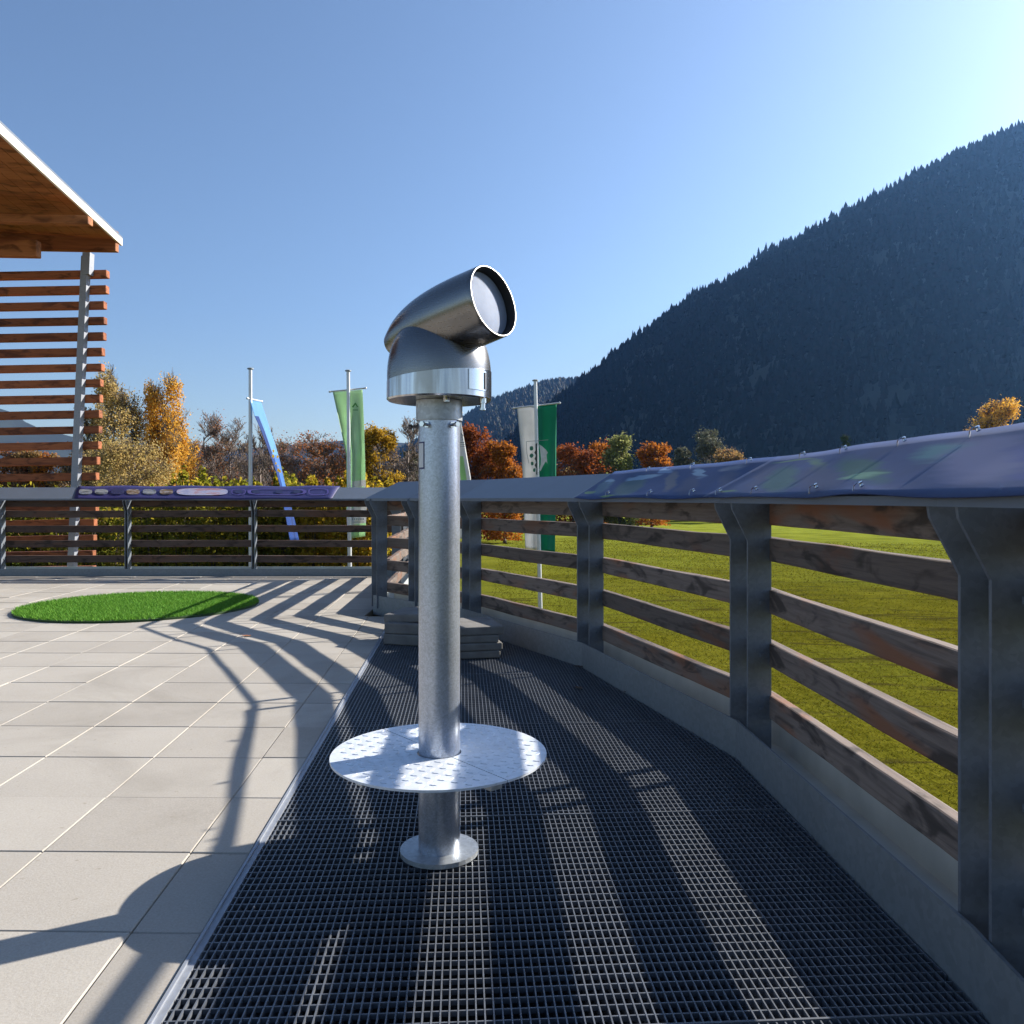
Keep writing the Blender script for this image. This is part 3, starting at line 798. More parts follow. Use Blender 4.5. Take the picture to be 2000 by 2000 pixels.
def flag(label, L, Rr, y0l, y0r, y1l, y1r, Y, dy, wave, pick, mats, rows=44, cols=14, foldamp=.10):
    vs = []; fs = []; mi = []
    for i in range(rows+1):
        t = i/rows
        for j in range(cols+1):
            s = j/cols
            yl = y0l+(y1l-y0l)*t; yr = y0r+(y1r-y0r)*t
            px = interp(L, yl)*(1-s)+interp(Rr, yr)*s; py = yl*(1-s)+yr*s
            d = Y+dy(s, t)+foldamp*math.sin(s*wave[0]+t*wave[1])*min(1, t*3+.15)
            vs.append(at(px, py, d))
    for i in range(rows):
        for j in range(cols):
            k = i*(cols+1)+j; fs.append((k, k+1, k+cols+2, k+cols+1)); mi.append(pick((j+.5)/cols, (i+.5)/rows))
    mb = MB(); mb.add(vs, fs); mb.mi = mi
    root = empty('flag', at((L[0][0]+Rr[0][0])/2, (y0l+y0r)/2, Y), label, 'flag', 'hanging flags beyond the terrace')
    o = mb.build('flag_cloth', [fm[m] for m in mats], None, True); keep(o, root)
    sd = o.modifiers.new('thick', 'SOLIDIFY'); sd.thickness = .004; sd.offset = 0
    return root
FY = 22.6
# blue flag with yellow stars
flagpole(489, 722, 490, FY, 'flagpole on the far left carrying the blown blue flag', (483, 778, 511, 784), (-.15, .75))
LB = [(488, 781), (497, 812), (508, 836), (524, 880), (539, 922), (546, 946), (552, 980), (558, 1010), (566, 1055)]
RBt = [(510, 785), (527, 838), (537, 866), (546, 897), (557, 946), (569, 990), (577, 1022), (584, 1055)]
bl = flag('narrow blue flag with yellow stars blowing away from the far left pole', LB, RBt, 781, 785, 1055, 1055, FY, lambda s, t: -.1+.75*s, (7.5, 5), lambda s, t: (1 if s < .38 and t > .12 else 0) if t < .38 else ((1 if s < .42 else 2) if t < .70 else 1), ['blue_sunlit', 'blue', 'blue_half_lit'], foldamp=.07)  # lighter blues paint sun through the cloth, darker blue the shaded fold
def flat_marks(name, shapes, Y, m, root):
    mb = MB()
    for sh in shapes:
        vs = [at(x, y, Y) for x, y in sh]; n_ = len(vs)
        mb.add(vs+[v+Vector((0, .004, 0)) for v in vs], [tuple(range(n_)), tuple(range(2*n_-1, n_-1, -1))]+[(k, (k+1) % n_, (k+1) % n_+n_, k+n_) for k in range(n_)])
    return keep(mb.build(name, m), root)
def star(cx, cy, r, rot=0, sx=.7):
    return [(cx+sx*(r if k % 2 == 0 else r*.45)*math.sin(rot+math.pi*k/5), cy-(r if k % 2 == 0 else r*.45)*math.cos(rot+math.pi*k/5)) for k in range(10)]
flat_marks('yellow_stars', [star(534, 881, 4.6, .2), star(533.5, 891, 5, .5), star(542, 892, 4.4, .1), star(539, 905, 3.6, .8), star(544, 918, 5, .3), star(547, 921, 4.5, .6), star(540.5, 935, 4, .2), star(543, 910, 2.6)], FY-.22, fm['yellow'], bl)
# light green flag
flagpole(680, 726, 684, FY, 'flagpole carrying the light green flag, second from the left', (644, 765, 714, 758), (.12, .12))
LG = [(650, 767), (660, 812), (668, 850), (676, 890), (677.5, 945), (677, 1000), (679, 1052)]
RG = [(708, 761), (711, 830), (713, 900), (714, 950), (716, 1000), (713, 1047)]
def pg(s, t):
    if t < .625: return 0
    if t < .66: return 1 if s > .25 else 0
    if t < .80: return 1 if s > .30+(.80-t)*4.6 else 0
    if t < .92: return 1
    return 0
gf = flag('light green flag with a white band near its lower end', LG, RG, 766, 761, 1053, 1047, FY+.12, lambda s, t: .10*(1-s)*t, (8, 2.5), pg, ['green', 'white'], foldamp=.10)
flat_marks('printed_lines', [[(x, 1012), (x+2.2, 1012), (x+2.2, 1016), (x, 1016)] for x in range(688, 712, 4)]+[[(690, 1019), (711, 1019), (711, 1020.3), (690, 1020.3)]], FY-.08, fm['grey'], gf)
flat_marks('faint_emblem', [[(687, 795), (694, 786), (700, 795), (697, 795), (694, 790), (690, 796)], [(689, 800), (699, 800), (699, 801.5), (689, 801.5)]], FY-.06, cloth('flag_mid_green', (.10, .31, .10), .4), gf)
# white flag mostly hidden by the telescope pole
flagpole(872, 770, 876, FY, 'flagpole hidden behind the telescope pole, carrying the white flag', (850, 806, 902, 806), (.12, .12))
wf = flag('white flag with a pale green stripe half hidden behind the telescope pole', [(852, 808), (856, 900), (860, 1050)], [(898, 808), (905, 850), (912, 890), (919, 930), (926, 990), (930, 1050)], 808, 808, 1052, 1052, FY+.12, lambda s, t: 0, (6, 2),
     lambda s, t: 1 if (s > .70+.0*t and s < .86 and t > .33) else 0, ['white', 'pale'], cols=22, foldamp=.06)
flat_marks('line_emblem', [[(900, 846), (901.5, 846), (901, 862), (899.5, 862)], [(901, 846), (905, 850), (903, 854), (905.5, 858), (902, 861), (902, 859), (903.5, 857), (901.5, 854.5), (903, 850), (901, 848)],
     [(896, 864), (907, 863), (907, 864.6), (896, 865.6)], [(898, 868), (909, 867.4), (909, 868.4), (898, 869)], [(899, 871.5), (909.5, 871), (909.5, 872), (899, 872.5)]], FY-.02, fm['grey'], wf)
# white and green flag with crest
flagpole(1045.5, 745, 1056, FY, 'flagpole carrying the white and dark green flag, rightmost of the four', (1003, 797, 1093, 787), (.12, .12))
cf = flag('flag half white and half dark green with a shield crest', [(1010, 798), (1014, 840), (1018, 880), (1021, 930), (1023, 1000), (1026, 1071)], [(1087, 789), (1086.5, 850), (1086, 930), (1085, 1000), (1084, 1079)], 798, 789, 1071, 1079, FY+.14, lambda s, t: -.12*math.exp(-((s-.5)/.10)**2), (13, 1.5),
     lambda s, t: 0 if s < .50 else 1, ['white', 'dgreen'], cols=28, foldamp=.05)
yc = FY-.10
shield_o = [(1028, 862.5), (1071, 859), (1073, 885), (1068, 905), (1060, 920), (1050, 929), (1040, 923), (1033, 905), (1029, 885)]
def thick(poly, w_=1.0):
    out = []
    for (xa, ya), (xb, yb) in zip(poly, poly[1:]+poly[:1]):
        L_ = math.hypot(xb-xa, yb-ya); nx, ny = -(yb-ya)/L_*w_/2, (xb-xa)/L_*w_/2
        out.append([(xa+nx, ya+ny), (xb+nx, yb+ny), (xb-nx, yb-ny), (xa-nx, ya-ny)])
    return out
flat_marks('shield_outline', thick(shield_o[7:]+shield_o[:1]+[(1046, 861)])[:-1]+thick([(1048, 861), (1071, 859)])[:1], yc-.02, fm['grey'], cf)
def blob(cx, cy, rx, ry, n_=9, sd=0):
    r_ = random.Random(sd); return [(cx+rx*(.85+.3*r_.random())*math.cos(2*math.pi*k/n_), cy+ry*(.85+.3*r_.random())*math.sin(2*math.pi*k/n_)) for k in range(n_)]
flat_marks('crest_leaves', [blob(1038, 875.5, 4, 4.8, 8, 1), blob(1038, 890, 3.8, 4.5, 8, 2), blob(1039.5, 905.5, 3, 4, 8, 3), blob(1043.5, 918, 2.4, 4.2, 8, 4)], yc-.02, fm['gink'], cf)
flat_marks('crest_chain', [[(1046, 868), (1049.5, 864), (1049.5, 928), (1047, 926), (1048, 915), (1044, 909), (1047.5, 903), (1044, 896), (1047, 890), (1043.5, 884), (1046.5, 879)]], yc-.02, fm['ink'], cf)
flat_marks('white_crest', [[(1053, 868), (1058, 871), (1066, 878), (1070, 884), (1067.5, 888), (1069, 906), (1066.5, 901), (1063.5, 905), (1058.5, 914), (1056, 920), (1053, 918), (1056, 908), (1056.5, 895), (1055, 880)]], yc-.02, simple('flag_print_white', (.62, .62, .60), .6), cf)

# ---------------------------------------------------------------- ground
def meadow_mat():
    m, nt, b = mat('meadow_grass')
    f = noise(nt, .35, 6, .65); g = noise(nt, 9, 4, .7, (1, .45, 1)); h = noise(nt, .06, 3)
    c = ramp(nt, f, [(.3, (.055, .050, .005)), (.55, (.108, .098, .008)), (.75, (.155, .128, .015))])
    c = mixc(nt, .55, c, ramp(nt, g, [(.3, (.020, .018, .003)), (.5, (.080, .077, .007)), (.75, (.15, .135, .018))]))
    c = mixc(nt, ramp(nt, h, [(.45, (0, 0, 0)), (.62, (.5, .5, .5))]), c, (.12, .14, .018))
    st = noise(nt, 1.1, 5, .6, (.35, 1.6, 1), dist=.8)
    c = mixc(nt, ramp(nt, st, [(.38, (.8, .8, .8)), (.47, (0, 0, 0))]), c, (.035, .028, .01))
    tc = nd(nt, 'ShaderNodeTexCoord'); sx_ = nd(nt, 'ShaderNodeSeparateXYZ'); nt.links.new(tc.outputs['Object'], sx_.inputs[0])
    fr = nd(nt, 'ShaderNodeMapRange'); fr.inputs[1].default_value = 22; fr.inputs[2].default_value = 95; nt.links.new(sx_.outputs[1], fr.inputs[0])
    c = mixc(nt, fr.outputs[0], c, ramp(nt, f, [(.35, (.13, .15, .018)), (.62, (.22, .25, .034))]))
    nt.links.new(c, b.inputs['Base Color']); b.inputs['Roughness'].default_value = 1; b.inputs['Specular IOR Level'].default_value = 0
    bump(nt, b, g, .5, .10)
    return m
M['meadow'] = meadow_mat()
mb = MB(); S = 7000
mb.add([(-S, -S, GZ), (S, -S, GZ), (S, S, GZ), (-S, S, GZ)], [(0, 1, 2, 3)])
tag(mb.build('meadow', M['meadow']), kind='structure')
# grass blades near the terrace
n = 110000
ang = rng.uniform(R(-3), R(36), n); dist = 3.4*np.exp(rng.uniform(0, math.log(70/3.4), n))
gx, gy = dist*np.sin(ang), dist*np.cos(ang)
cx_ = np.interp(gy, [-.5, 1.5, 3, 4.6, 6, 6.9, 10, 200], [1.1, 1.15, 1.1, .7, 0, -.7, -.9, -.9])
ok = gx > cx_+.15
gx, gy, dist = gx[ok], gy[ok], dist[ok]; n = len(gx)
v, f = blades(n, gx, gy, GZ-.01, 0.035+.0007*dist, .005+.0010*dist, 1.4, rng)
v[2::3, 2] += 0
tag(np_mesh('meadow_grass_blades', v, f, leafmat('grass_blade', [(.06, .057, .005), (.115, .106, .008), (.165, .142, .018), (.10, .115, .008), (.04, .034, .006)], .35, 0)), 'short olive green grass of the meadow below the railing', 'grass', None, 'stuff')

# ---------------------------------------------------------------- trees
def grow(r, base, d, length, rad, level, maxl, spread, up, segs, tips):
    n_ = 3; p = base.copy(); step = length/n_; dd = d.copy()
    for k in range(n_):
        q_ = p+dd*step
        r0 = rad*(1-.45*k/n_); r1 = rad*(1-.45*(k+1)/n_)
        segs.append((p.copy(), q_.copy(), r0, r1))
        p = q_
        dd = (dd+Vector((r.uniform(-1, 1), r.uniform(-1, 1), r.uniform(-.5, .8)*.7+up))*.16).normalized()
        if level < maxl and (k > 0 or level > 0):
            for c in range(2 if level < 2 else (1 if r.random() < .8 else 2)):
                a = r.uniform(0, 2*math.pi); side = Vector((math.cos(a), math.sin(a), r.uniform(-.1, .5)))
                nd_ = (dd*(1-spread)+side*spread).normalized()
                grow(r, p, nd_, length*r.uniform(.52, .74), r1*.62, level+1, maxl, spread, up, segs, tips)
    if level >= maxl-1: tips.append((p.copy(), level))
def seg_mesh(segs, minr, k=3):
    P0 = np.array([s_[0] for s_ in segs], dtype=np.float64); P1 = np.array([s_[1] for s_ in segs]); r0 = np.maximum(np.array([s_[2] for s_ in segs]), minr); r1 = np.maximum(np.array([s_[3] for s_ in segs]), minr)
    d = P1-P0; d /= np.linalg.norm(d, axis=1)[:, None]
    a = np.cross(d, np.array([.31, .17, .93])); a /= np.linalg.norm(a, axis=1)[:, None]; b = np.cross(d, a)
    N = len(segs); vs = np.zeros((N, 2, k, 3))
    for j in range(k):
        o_ = a*math.cos(2*math.pi*j/k)+b*math.sin(2*math.pi*j/k)
        vs[:, 0, j] = P0+o_*r0[:, None]; vs[:, 1, j] = P1+o_*r1[:, None]
    base = np.arange(N)[:, None]*2*k; fs = []
    for j in range(k):
        j2 = (j+1) % k; fs.append(np.concatenate([base+j, base+j2, base+k+j2, base+k+j], 1))
    return vs.reshape(-1, 3), np.concatenate(fs, 0)
def leaf_quads(c, size, r, droop=0, asp=1.5):
    n_ = len(c)
    u = r.normal(size=(n_, 3)); u[:, 2] = u[:, 2]*.7-droop; u /= np.linalg.norm(u, axis=1)[:, None]
    w_ = np.cross(u, r.normal(size=(n_, 3))); w_ /= np.linalg.norm(w_, axis=1)[:, None]
    s_ = (size*r.uniform(.6, 1.3, n_))[:, None]
    v = np.stack([c-u*s_*asp*.5, c+w_*s_*.5, c+u*s_*asp*.5, c-w_*s_*.5], 1).reshape(-1, 3)
    return v, np.arange(4*n_).reshape(n_, 4)
barkm = {}
def bark(c):
    if c not in barkm: barkm[c] = simple('bark', c, .9, var=.3, scale=3)
    return barkm[c]
def tree(name, label, cat, px, top, hw, Y, leafs, nleaf, lsize, seed, bare=False, levels=4, spread=.5, up=.25, droop=0., bk=(.09, .07, .055), base_z=GZ, group='autumn trees beyond the terrace', clump=.13, trans=.5, low=.12, minr=.008, taper=0.0, style=None, nclump=22):
    r = random.Random(seed); g_ = np.random.default_rng(seed)
    X = (px-1000)/F*Y; H = EYE+(HZ-top)/F*Y-base_z; W = hw/F*Y
    segs = []; tips = []
    b0 = Vector((0, 0, 0))
    trunk_h = H*(.30 if not bare else .34)
    tr = H*.016+.02
    segs.append((b0, Vector((0, 0, trunk_h*.5)), tr*1.3, tr)); p = Vector((0, 0, trunk_h*.5))
    nst = 5
    for k in range(nst):       # leader with whorls of limbs
        q_ = Vector((r.uniform(-.05, .05)*W, r.uniform(-.05, .05)*W, trunk_h*.5+(H*.93-trunk_h*.5)*(k+1)/nst))
        segs.append((p, q_, tr*(1-.16*k), tr*(1-.16*(k+1)))); p = q_
        for c in range(3):
            a = r.uniform(0, 2*math.pi); sp2 = Vector((math.cos(a), math.sin(a), r.uniform(.3, 1.0)))
            grow(r, q_-Vector((0, 0, r.uniform(0, .1)*H)), sp2.normalized(), H*r.uniform(.13, .2)*(1.1-.12*k), tr*.5*(1-.15*k), 1, levels, spread, up, segs, tips)
    PROF = {'round': ([0, .12, .3, .55, .78, .93, 1], [.6, .86, 1, 1, .86, .58, .25]), 'tall': ([0, .15, .35, .6, .82, 1], [.9, 1, .98, .84, .62, .30]), 'cone': ([0, .2, .42, .7, .9, 1], [.9, 1, .95, .78, .52, .22]), 'bush': ([0, .3, .6, .85, 1], [1, 1, .92, .6, .2])}
    if style:
        segs = []; tips = []; cl = []
        hs_, rs_ = PROF[style]
        for k in range(nclump):
            h_ = low+(1-low)*((k+.5)/nclump)**.85; h_ = min(.97, h_+r.uniform(-.03, .03)); rr_ = float(np.interp(h_, hs_, rs_))
            a = k*2.4+r.uniform(-.6, .6); d_ = W*rr_*math.sqrt(r.uniform(.10, 1))*.86
            cr = W*(.24+.26*rr_)*r.uniform(.65, 1.3)
            cl.append((Vector((d_*math.cos(a), d_*math.sin(a), h_*H-cr*.25)), cr))
        p = Vector((0, 0, 0)); trunk = [p]
        for k in range(7):
            q_ = Vector((r.uniform(-.04, .04)*W, r.uniform(-.04, .04)*W, H*.86*(k+1)/7)); segs.append((p, q_, tr*(1.2-.15*k), tr*(1.2-.15*(k+1)))); p = q_; trunk.append(q_)
        for c_, cr in cl:
            i0 = max(1, min(6, int(c_.z*.72/(H*.86)*7))); s0 = trunk[i0]; mid = s0.lerp(c_, .5)+Vector((0, 0, cr*.25)); pp_ = [s0, s0.lerp(mid, .5)+Vector((r.uniform(-.1, .1)*cr, r.uniform(-.1, .1)*cr, 0)), mid, c_]
            for u in range(3): segs.append((pp_[u], pp_[u+1], tr*(.42-.11*u), tr*(.31-.09*u)))
            for u in range(14):
                e_ = c_+Vector((r.gauss(0, .6), r.gauss(0, .6), r.gauss(.15, .6)))*cr; b_ = c_.lerp(mid, r.uniform(0, .4))
                m_ = b_.lerp(e_, .5)+Vector((0, 0, cr*.08)); segs.append((b_, m_, tr*.11, tr*.07)); segs.append((m_, e_, tr*.07, tr*.03))
        root = empty(name, (X, Y, base_z), label, cat, group)
        v, f = seg_mesh(segs, minr*Y/36); np_mesh('trunk_and_limbs', v, f, bark(bk), root)
        wts = np.array([cr**2.2 for c_, cr in cl]); wts /= wts.sum(); n_ = int(nleaf*2.1)
        ci = g_.choice(len(cl), n_, p=wts); C_ = np.array([c_ for c_, cr in cl])[ci]; CR = np.array([cr for c_, cr in cl])[ci]
        e = g_.normal(size=(n_, 3)); e /= np.linalg.norm(e, axis=1)[:, None]; rad = CR*np.where(g_.uniform(0, 1, n_) < .6, g_.uniform(0, 1, n_)**.45, np.abs(g_.normal(size=n_))*.75)
        c = C_+e*rad[:, None]*np.array([1, 1, .85])
        if droop: c[:, 2] -= np.abs(g_.exponential(1, n_))*droop*CR*.5
        c[:, 2] = np.where(c[:, 2] < .15, np.abs(c[:, 2])+.1, c[:, 2])
        v, f = leaf_quads(c, np.full(n_, lsize*.66), g_, droop); np_mesh('crown', v, f, leafs, root)
        return root
    # fit the crown to the wanted half width and height
    tp_ = np.array([t[0] for t in tips])
    sx = W/max(.2, np.percentile(np.abs(tp_[:, :2]), 94)); sz = H/max(.3, np.percentile(tp_[:, 2], 99.3))
    tf = lambda z: 1+taper*(.55-min(1.0, z/H))*1.3
    fit = lambda v: Vector((v.x*sx*tf(v.z*sz), v.y*sx*tf(v.z*sz), v.z*sz))
    segs = [(fit(a), fit(b), c, d) for a, b, c, d in segs]
    def push(v):
        q_ = np.hypot(v[:, 0], v[:, 1]); k_ = np.clip(q_/max(W, .1), .15, 1.0)**-.38; v[:, 0] *= k_; v[:, 1] *= k_; return v
    tp_ = tp_*np.array([sx, sx, sz]); tp_[:, :2] *= (1+taper*(.55-np.minimum(1, tp_[:, 2]/H))*1.3)[:, None]
    if low <= .03 and not style:      # low side shoots that carry leaves down to the ground
        extra = []
        for q_ in range(int(len(tp_)*.22)):
            a = r.uniform(0, 2*math.pi); d_ = W*math.sqrt(r.random())*.95
            extra.append((d_*math.cos(a), d_*math.sin(a), H*r.uniform(.02, .34)))
        tp_ = np.concatenate([tp_, np.array(extra)])
    root = empty(name, (X, Y, base_z), label, cat, group)
    v, f = seg_mesh(segs, minr*Y/36)
    np_mesh('trunk_and_limbs', v, f, bark(bk), root)
    if nleaf:
        nleaf = int(nleaf*2.1); lsize = lsize*.66
        # leaf clumps at branch tips plus an uneven filling of the crown
        idx = g_.integers(0, len(tp_), nleaf)
        wgt = g_.uniform(0, 1, len(tp_)) < (.55 if bare else .9)
        idx = idx[wgt[idx]]
        tp_ = push(tp_.copy())
        c = tp_[idx]+g_.normal(size=(len(idx), 3))*np.array([W, W, W*1.1])*clump
        if droop: c[:, 2] -= np.abs(g_.exponential(1, len(idx)))*droop*H*.10
        c[:, 2] = np.where(c[:, 2] < .25, np.abs(c[:, 2])+.1, c[:, 2]); c = c[c[:, 2] > low*H]
        v, f = leaf_quads(c, np.full(len(c), lsize), g_, droop)
        np_mesh('crown', v, f, leafs, root)
    return root
LM = dict(willow=leafmat('leaves_tan_willow', [(.30, .22, .07), (.46, .33, .12), (.58, .42, .17), (.42, .34, .11)]), gold=leafmat('leaves_gold', [(.50, .24, .025), (.66, .35, .045), (.76, .46, .09), (.58, .34, .05)]),
          russet=leafmat('leaves_russet', [(.28, .09, .03), (.38, .14, .045), (.26, .13, .05)]), orange=leafmat('leaves_orange', [(.26, .075, .012), (.40, .13, .015), (.50, .19, .02), (.30, .10, .02)]),
          rust=leafmat('leaves_rust', [(.18, .045, .012), (.27, .07, .015), (.34, .10, .02)]), yellow=leafmat('leaves_yellow', [(.30, .18, .015), (.46, .28, .02), (.52, .30, .03), (.22, .17, .02)]),
          pgreen=leafmat('leaves_pale_green', [(.17, .19, .05), (.27, .29, .10), (.33, .32, .13)]), grey=leafmat('leaves_grey_olive', [(.10, .10, .07), (.16, .16, .10), (.13, .14, .09)], .2),
          tan=leafmat('leaves_tan', [(.24, .16, .06), (.34, .22, .08), (.28, .14, .06)]), hedge=leafmat('leaves_hedge', [(.16, .145, .012), (.27, .22, .018), (.42, .29, .025), (.30, .23, .025), (.50, .28, .025)], .7),
          hedgeg=leafmat('leaves_hedge_green', [(.09, .105, .012), (.17, .175, .018), (.27, .25, .025), (.36, .26, .03)], .7), dgreen=leafmat('leaves_dark_green', [(.02, .04, .015), (.04, .065, .02)], .2))
tree('willow_tree', 'tall tan olive tree just right of the slatted pergola', 'tree', 238, 726, 60, 33, LM['willow'], 21000, .085, 1, levels=5, bare=True, droop=.35, clump=.075, taper=.55, bk=(.13, .10, .07))
tree('birch_tree', 'tall golden orange birch right of the tan olive tree', 'tree', 322, 738, 50, 34, LM['gold'], 19000, .095, 2, levels=5, bare=True, droop=1.0, clump=.07, taper=.6, bk=(.16, .13, .10))
tree('shrubby_tree', 'low tan bushy tree in front of the tall tan olive tree', 'tree', 258, 858, 80, 30, LM['willow'], 17000, .08, 3, levels=5, bare=True, droop=.4, clump=.10, low=.05, taper=.4, bk=(.13, .10, .07))
tree('small_tree', 'thin sparse tree showing behind the slat ends of the pergola', 'tree', 172, 800, 34, 33, LM['tan'], 1800, .09, 4, levels=5, bare=True)
BK = (.17, .135, .12)
tree('bare_tree', 'bare tree with a few brown leaves right of the golden birch', 'tree', 398, 812, 46, 37, LM['russet'], 1200, .075, 5, bare=True, levels=5, bk=BK)
tree('bare_tree', 'bare grey tree just left of the leftmost flagpole', 'tree', 447, 822, 42, 38, LM['tan'], 500, .07, 6, bare=True, levels=5, bk=BK)
tree('bare_tree', 'slim bare tree directly right of the leftmost flagpole', 'tree', 508, 836, 36, 36, LM['tan'], 200, .07, 7, bare=True, levels=5, bk=BK)
tree('brown_tree', 'brown thinly leaved tree right of the blue flag', 'tree', 575, 864, 50, 38, LM['russet'], 1800, .085, 8, bare=True, levels=5, bk=BK)
tree('brown_tree', 'red brown rounded tree left of the green flag', 'tree', 636, 850, 52, 39, LM['russet'], 3600, .095, 9, bare=True, levels=5, bk=BK)
tree('yellow_tree', 'yellow orange tree right of the green flag', 'tree', 742, 840, 42, 40, LM['yellow'], 15000, .11, 10, levels=5, bare=True, clump=.075, taper=.5)
tree('bare_tree', 'tall bare tree just left of the telescope pole', 'tree', 797, 820, 36, 41, LM['tan'], 150, .07, 11, bare=True, levels=5, bk=BK)
tree('dull_tree', 'dull olive green tree right behind the telescope pole edge', 'tree', 808, 880, 36, 46, LM['grey'], 5200, .2, 12, levels=3, clump=.2, style='round', nclump=18)
tree('orange_tree', 'large rust orange tree right of the telescope pole', 'tree', 928, 840, 52, 66, LM['rust'], 17000, .21, 13, levels=5, bare=True, clump=.085, taper=.25, low=.03)
tree('orange_tree', 'bright orange tree just left of the crest flag', 'tree', 985, 868, 34, 64, LM['orange'], 13000, .20, 14, levels=5, bare=True, clump=.085, taper=.25, low=.03)
tree('rust_tree', 'dark rust rounded tree just right of the crest flag', 'tree', 1118, 878, 46, 95, LM['rust'], 13000, .28, 15, levels=5, bare=True, clump=.085, taper=.25, low=.03)
tree('orange_tree', 'dull orange brown tree left of the pale green tree', 'tree', 1166, 868, 30, 100, LM['orange'], 9000, .28, 16, levels=5, bare=True, clump=.085, taper=.25, low=.03)
tree('green_tree', 'pale green tree standing between orange trees below the mountain', 'tree', 1210, 852, 38, 97, LM['pgreen'], 9000, .34, 17, levels=4, clump=.16, low=.03, style='tall', nclump=22)
tree('orange_tree', 'vivid orange tree right of the pale green tree', 'tree', 1272, 871, 34, 99, LM['orange'], 13000, .28, 18, levels=5, bare=True, clump=.085, taper=.25, low=.03)
tree('grey_tree', 'low grey tree right of the vivid orange tree', 'tree', 1332, 876, 36, 130, LM['grey'], 5500, .5, 19, levels=3, clump=.2, low=.03, style='round', nclump=18)
tree('grey_tree', 'tall grey olive tree near the dark mountain foot', 'tree', 1386, 844, 34, 128, LM['grey'], 9000, .34, 20, levels=5, bare=True, clump=.085, taper=.25, low=.03)
tree('tan_tree', 'tan tree right of the tall grey olive tree', 'tree', 1425, 880, 34, 120, LM['tan'], 9000, .3, 21, levels=5, bare=True, clump=.085, taper=.25, low=.03)
tree('green_tree', 'small green tree standing alone above the right tarpaulin', 'tree', 1650, 850, 18, 125, LM['dgreen'], 3000, .45, 22, levels=3, clump=.2, low=.03, style='cone', nclump=12)
tree('orange_tree', 'orange tan tree at the far right edge above the tarpaulin', 'tree', 1957, 783, 44, 105, LM['gold'], 11000, .28, 23, levels=5, bare=True, clump=.085, taper=.25, low=.03)
tree('dull_tree', 'dull brown tree left of the orange tan tree at the far right', 'tree', 1903, 826, 34, 112, LM['tan'], 4500, .40, 24, levels=3, clump=.19, low=.03, trans=.2, style='round', nclump=14)
lab = ['russet tree behind the pergola slats at the far left edge', 'grey tan tree behind the pergola slats, left of the pergola post', 'dull orange tree behind the pergola slats, between two grey tan trees', 'small grey tan tree directly behind the zinc post of the pergola']
for k, (px, tpy, m) in enumerate(((32, 876, 'russet'), (62, 884, 'tan'), (92, 890, 'orange'), (132, 892, 'tan'))):
    tree('distant_tree', lab[k], 'tree', px, tpy, 30, 62, LM[m], 6000, .17, 40+k, levels=5, clump=.1, low=.03, bare=True)
# far row of dull trees seen through the gaps
lab2 = ['dull far tree behind the bare trees left of the blue flag', 'dull far tree between the blue flag and the green flag', 'dull far tree behind the brown tree at the green flag', 'dull far tree between yellow tree and telescope pole', 'dull far tree behind the golden birch foot', 'dull far tree behind the crest flag pole', 'dull far tree at the far side of the meadow, right of the crest flag']
for k, (px, tpy, m, Y) in enumerate(((430, 910, 'tan', 75), (545, 915, 'grey', 78), (625, 912, 'tan', 76), (768, 915, 'grey', 80), (350, 912, 'tan', 74), (1040, 905, 'rust', 120), (1140, 905, 'tan', 130))):
    tree('distant_tree', lab2[k], 'tree', px, tpy, 48, Y, LM[m], 4200, .3, 60+k, levels=3, clump=.22, low=.0, style='round', nclump=16)

for k, (px, tpy, hw_, m, nl) in enumerate(((366, 862, 34, 'russet', 2600), (424, 866, 38, 'russet', 3200), (470, 858, 34, 'tan', 900), (532, 872, 38, 'russet', 1600), (602, 868, 40, 'russet', 3600), (664, 872, 40, 'russet', 4200), (704, 868, 34, 'tan', 2200), (770, 872, 34, 'tan', 1500))):
    tree('brown_tree', ['thin brown tree filling in right of the golden birch foot', 'brown tree low between the first two bare trees left of the leftmost flagpole', 'grey twiggy tree right behind the leftmost flagpole', 'brown twiggy tree under the upper end of the blue flag', 'russet tree midway between blue and green flag', 'russet tree right behind the green flag', 'tan twiggy tree between green flag and yellow tree', 'tan twiggy tree between yellow tree and telescope pole'][k],
         'tree', px, tpy, hw_, 46+2*(k % 3), LM[m], nl, .10, 80+k, bare=True, levels=5, bk=BK, clump=.09, low=.05)

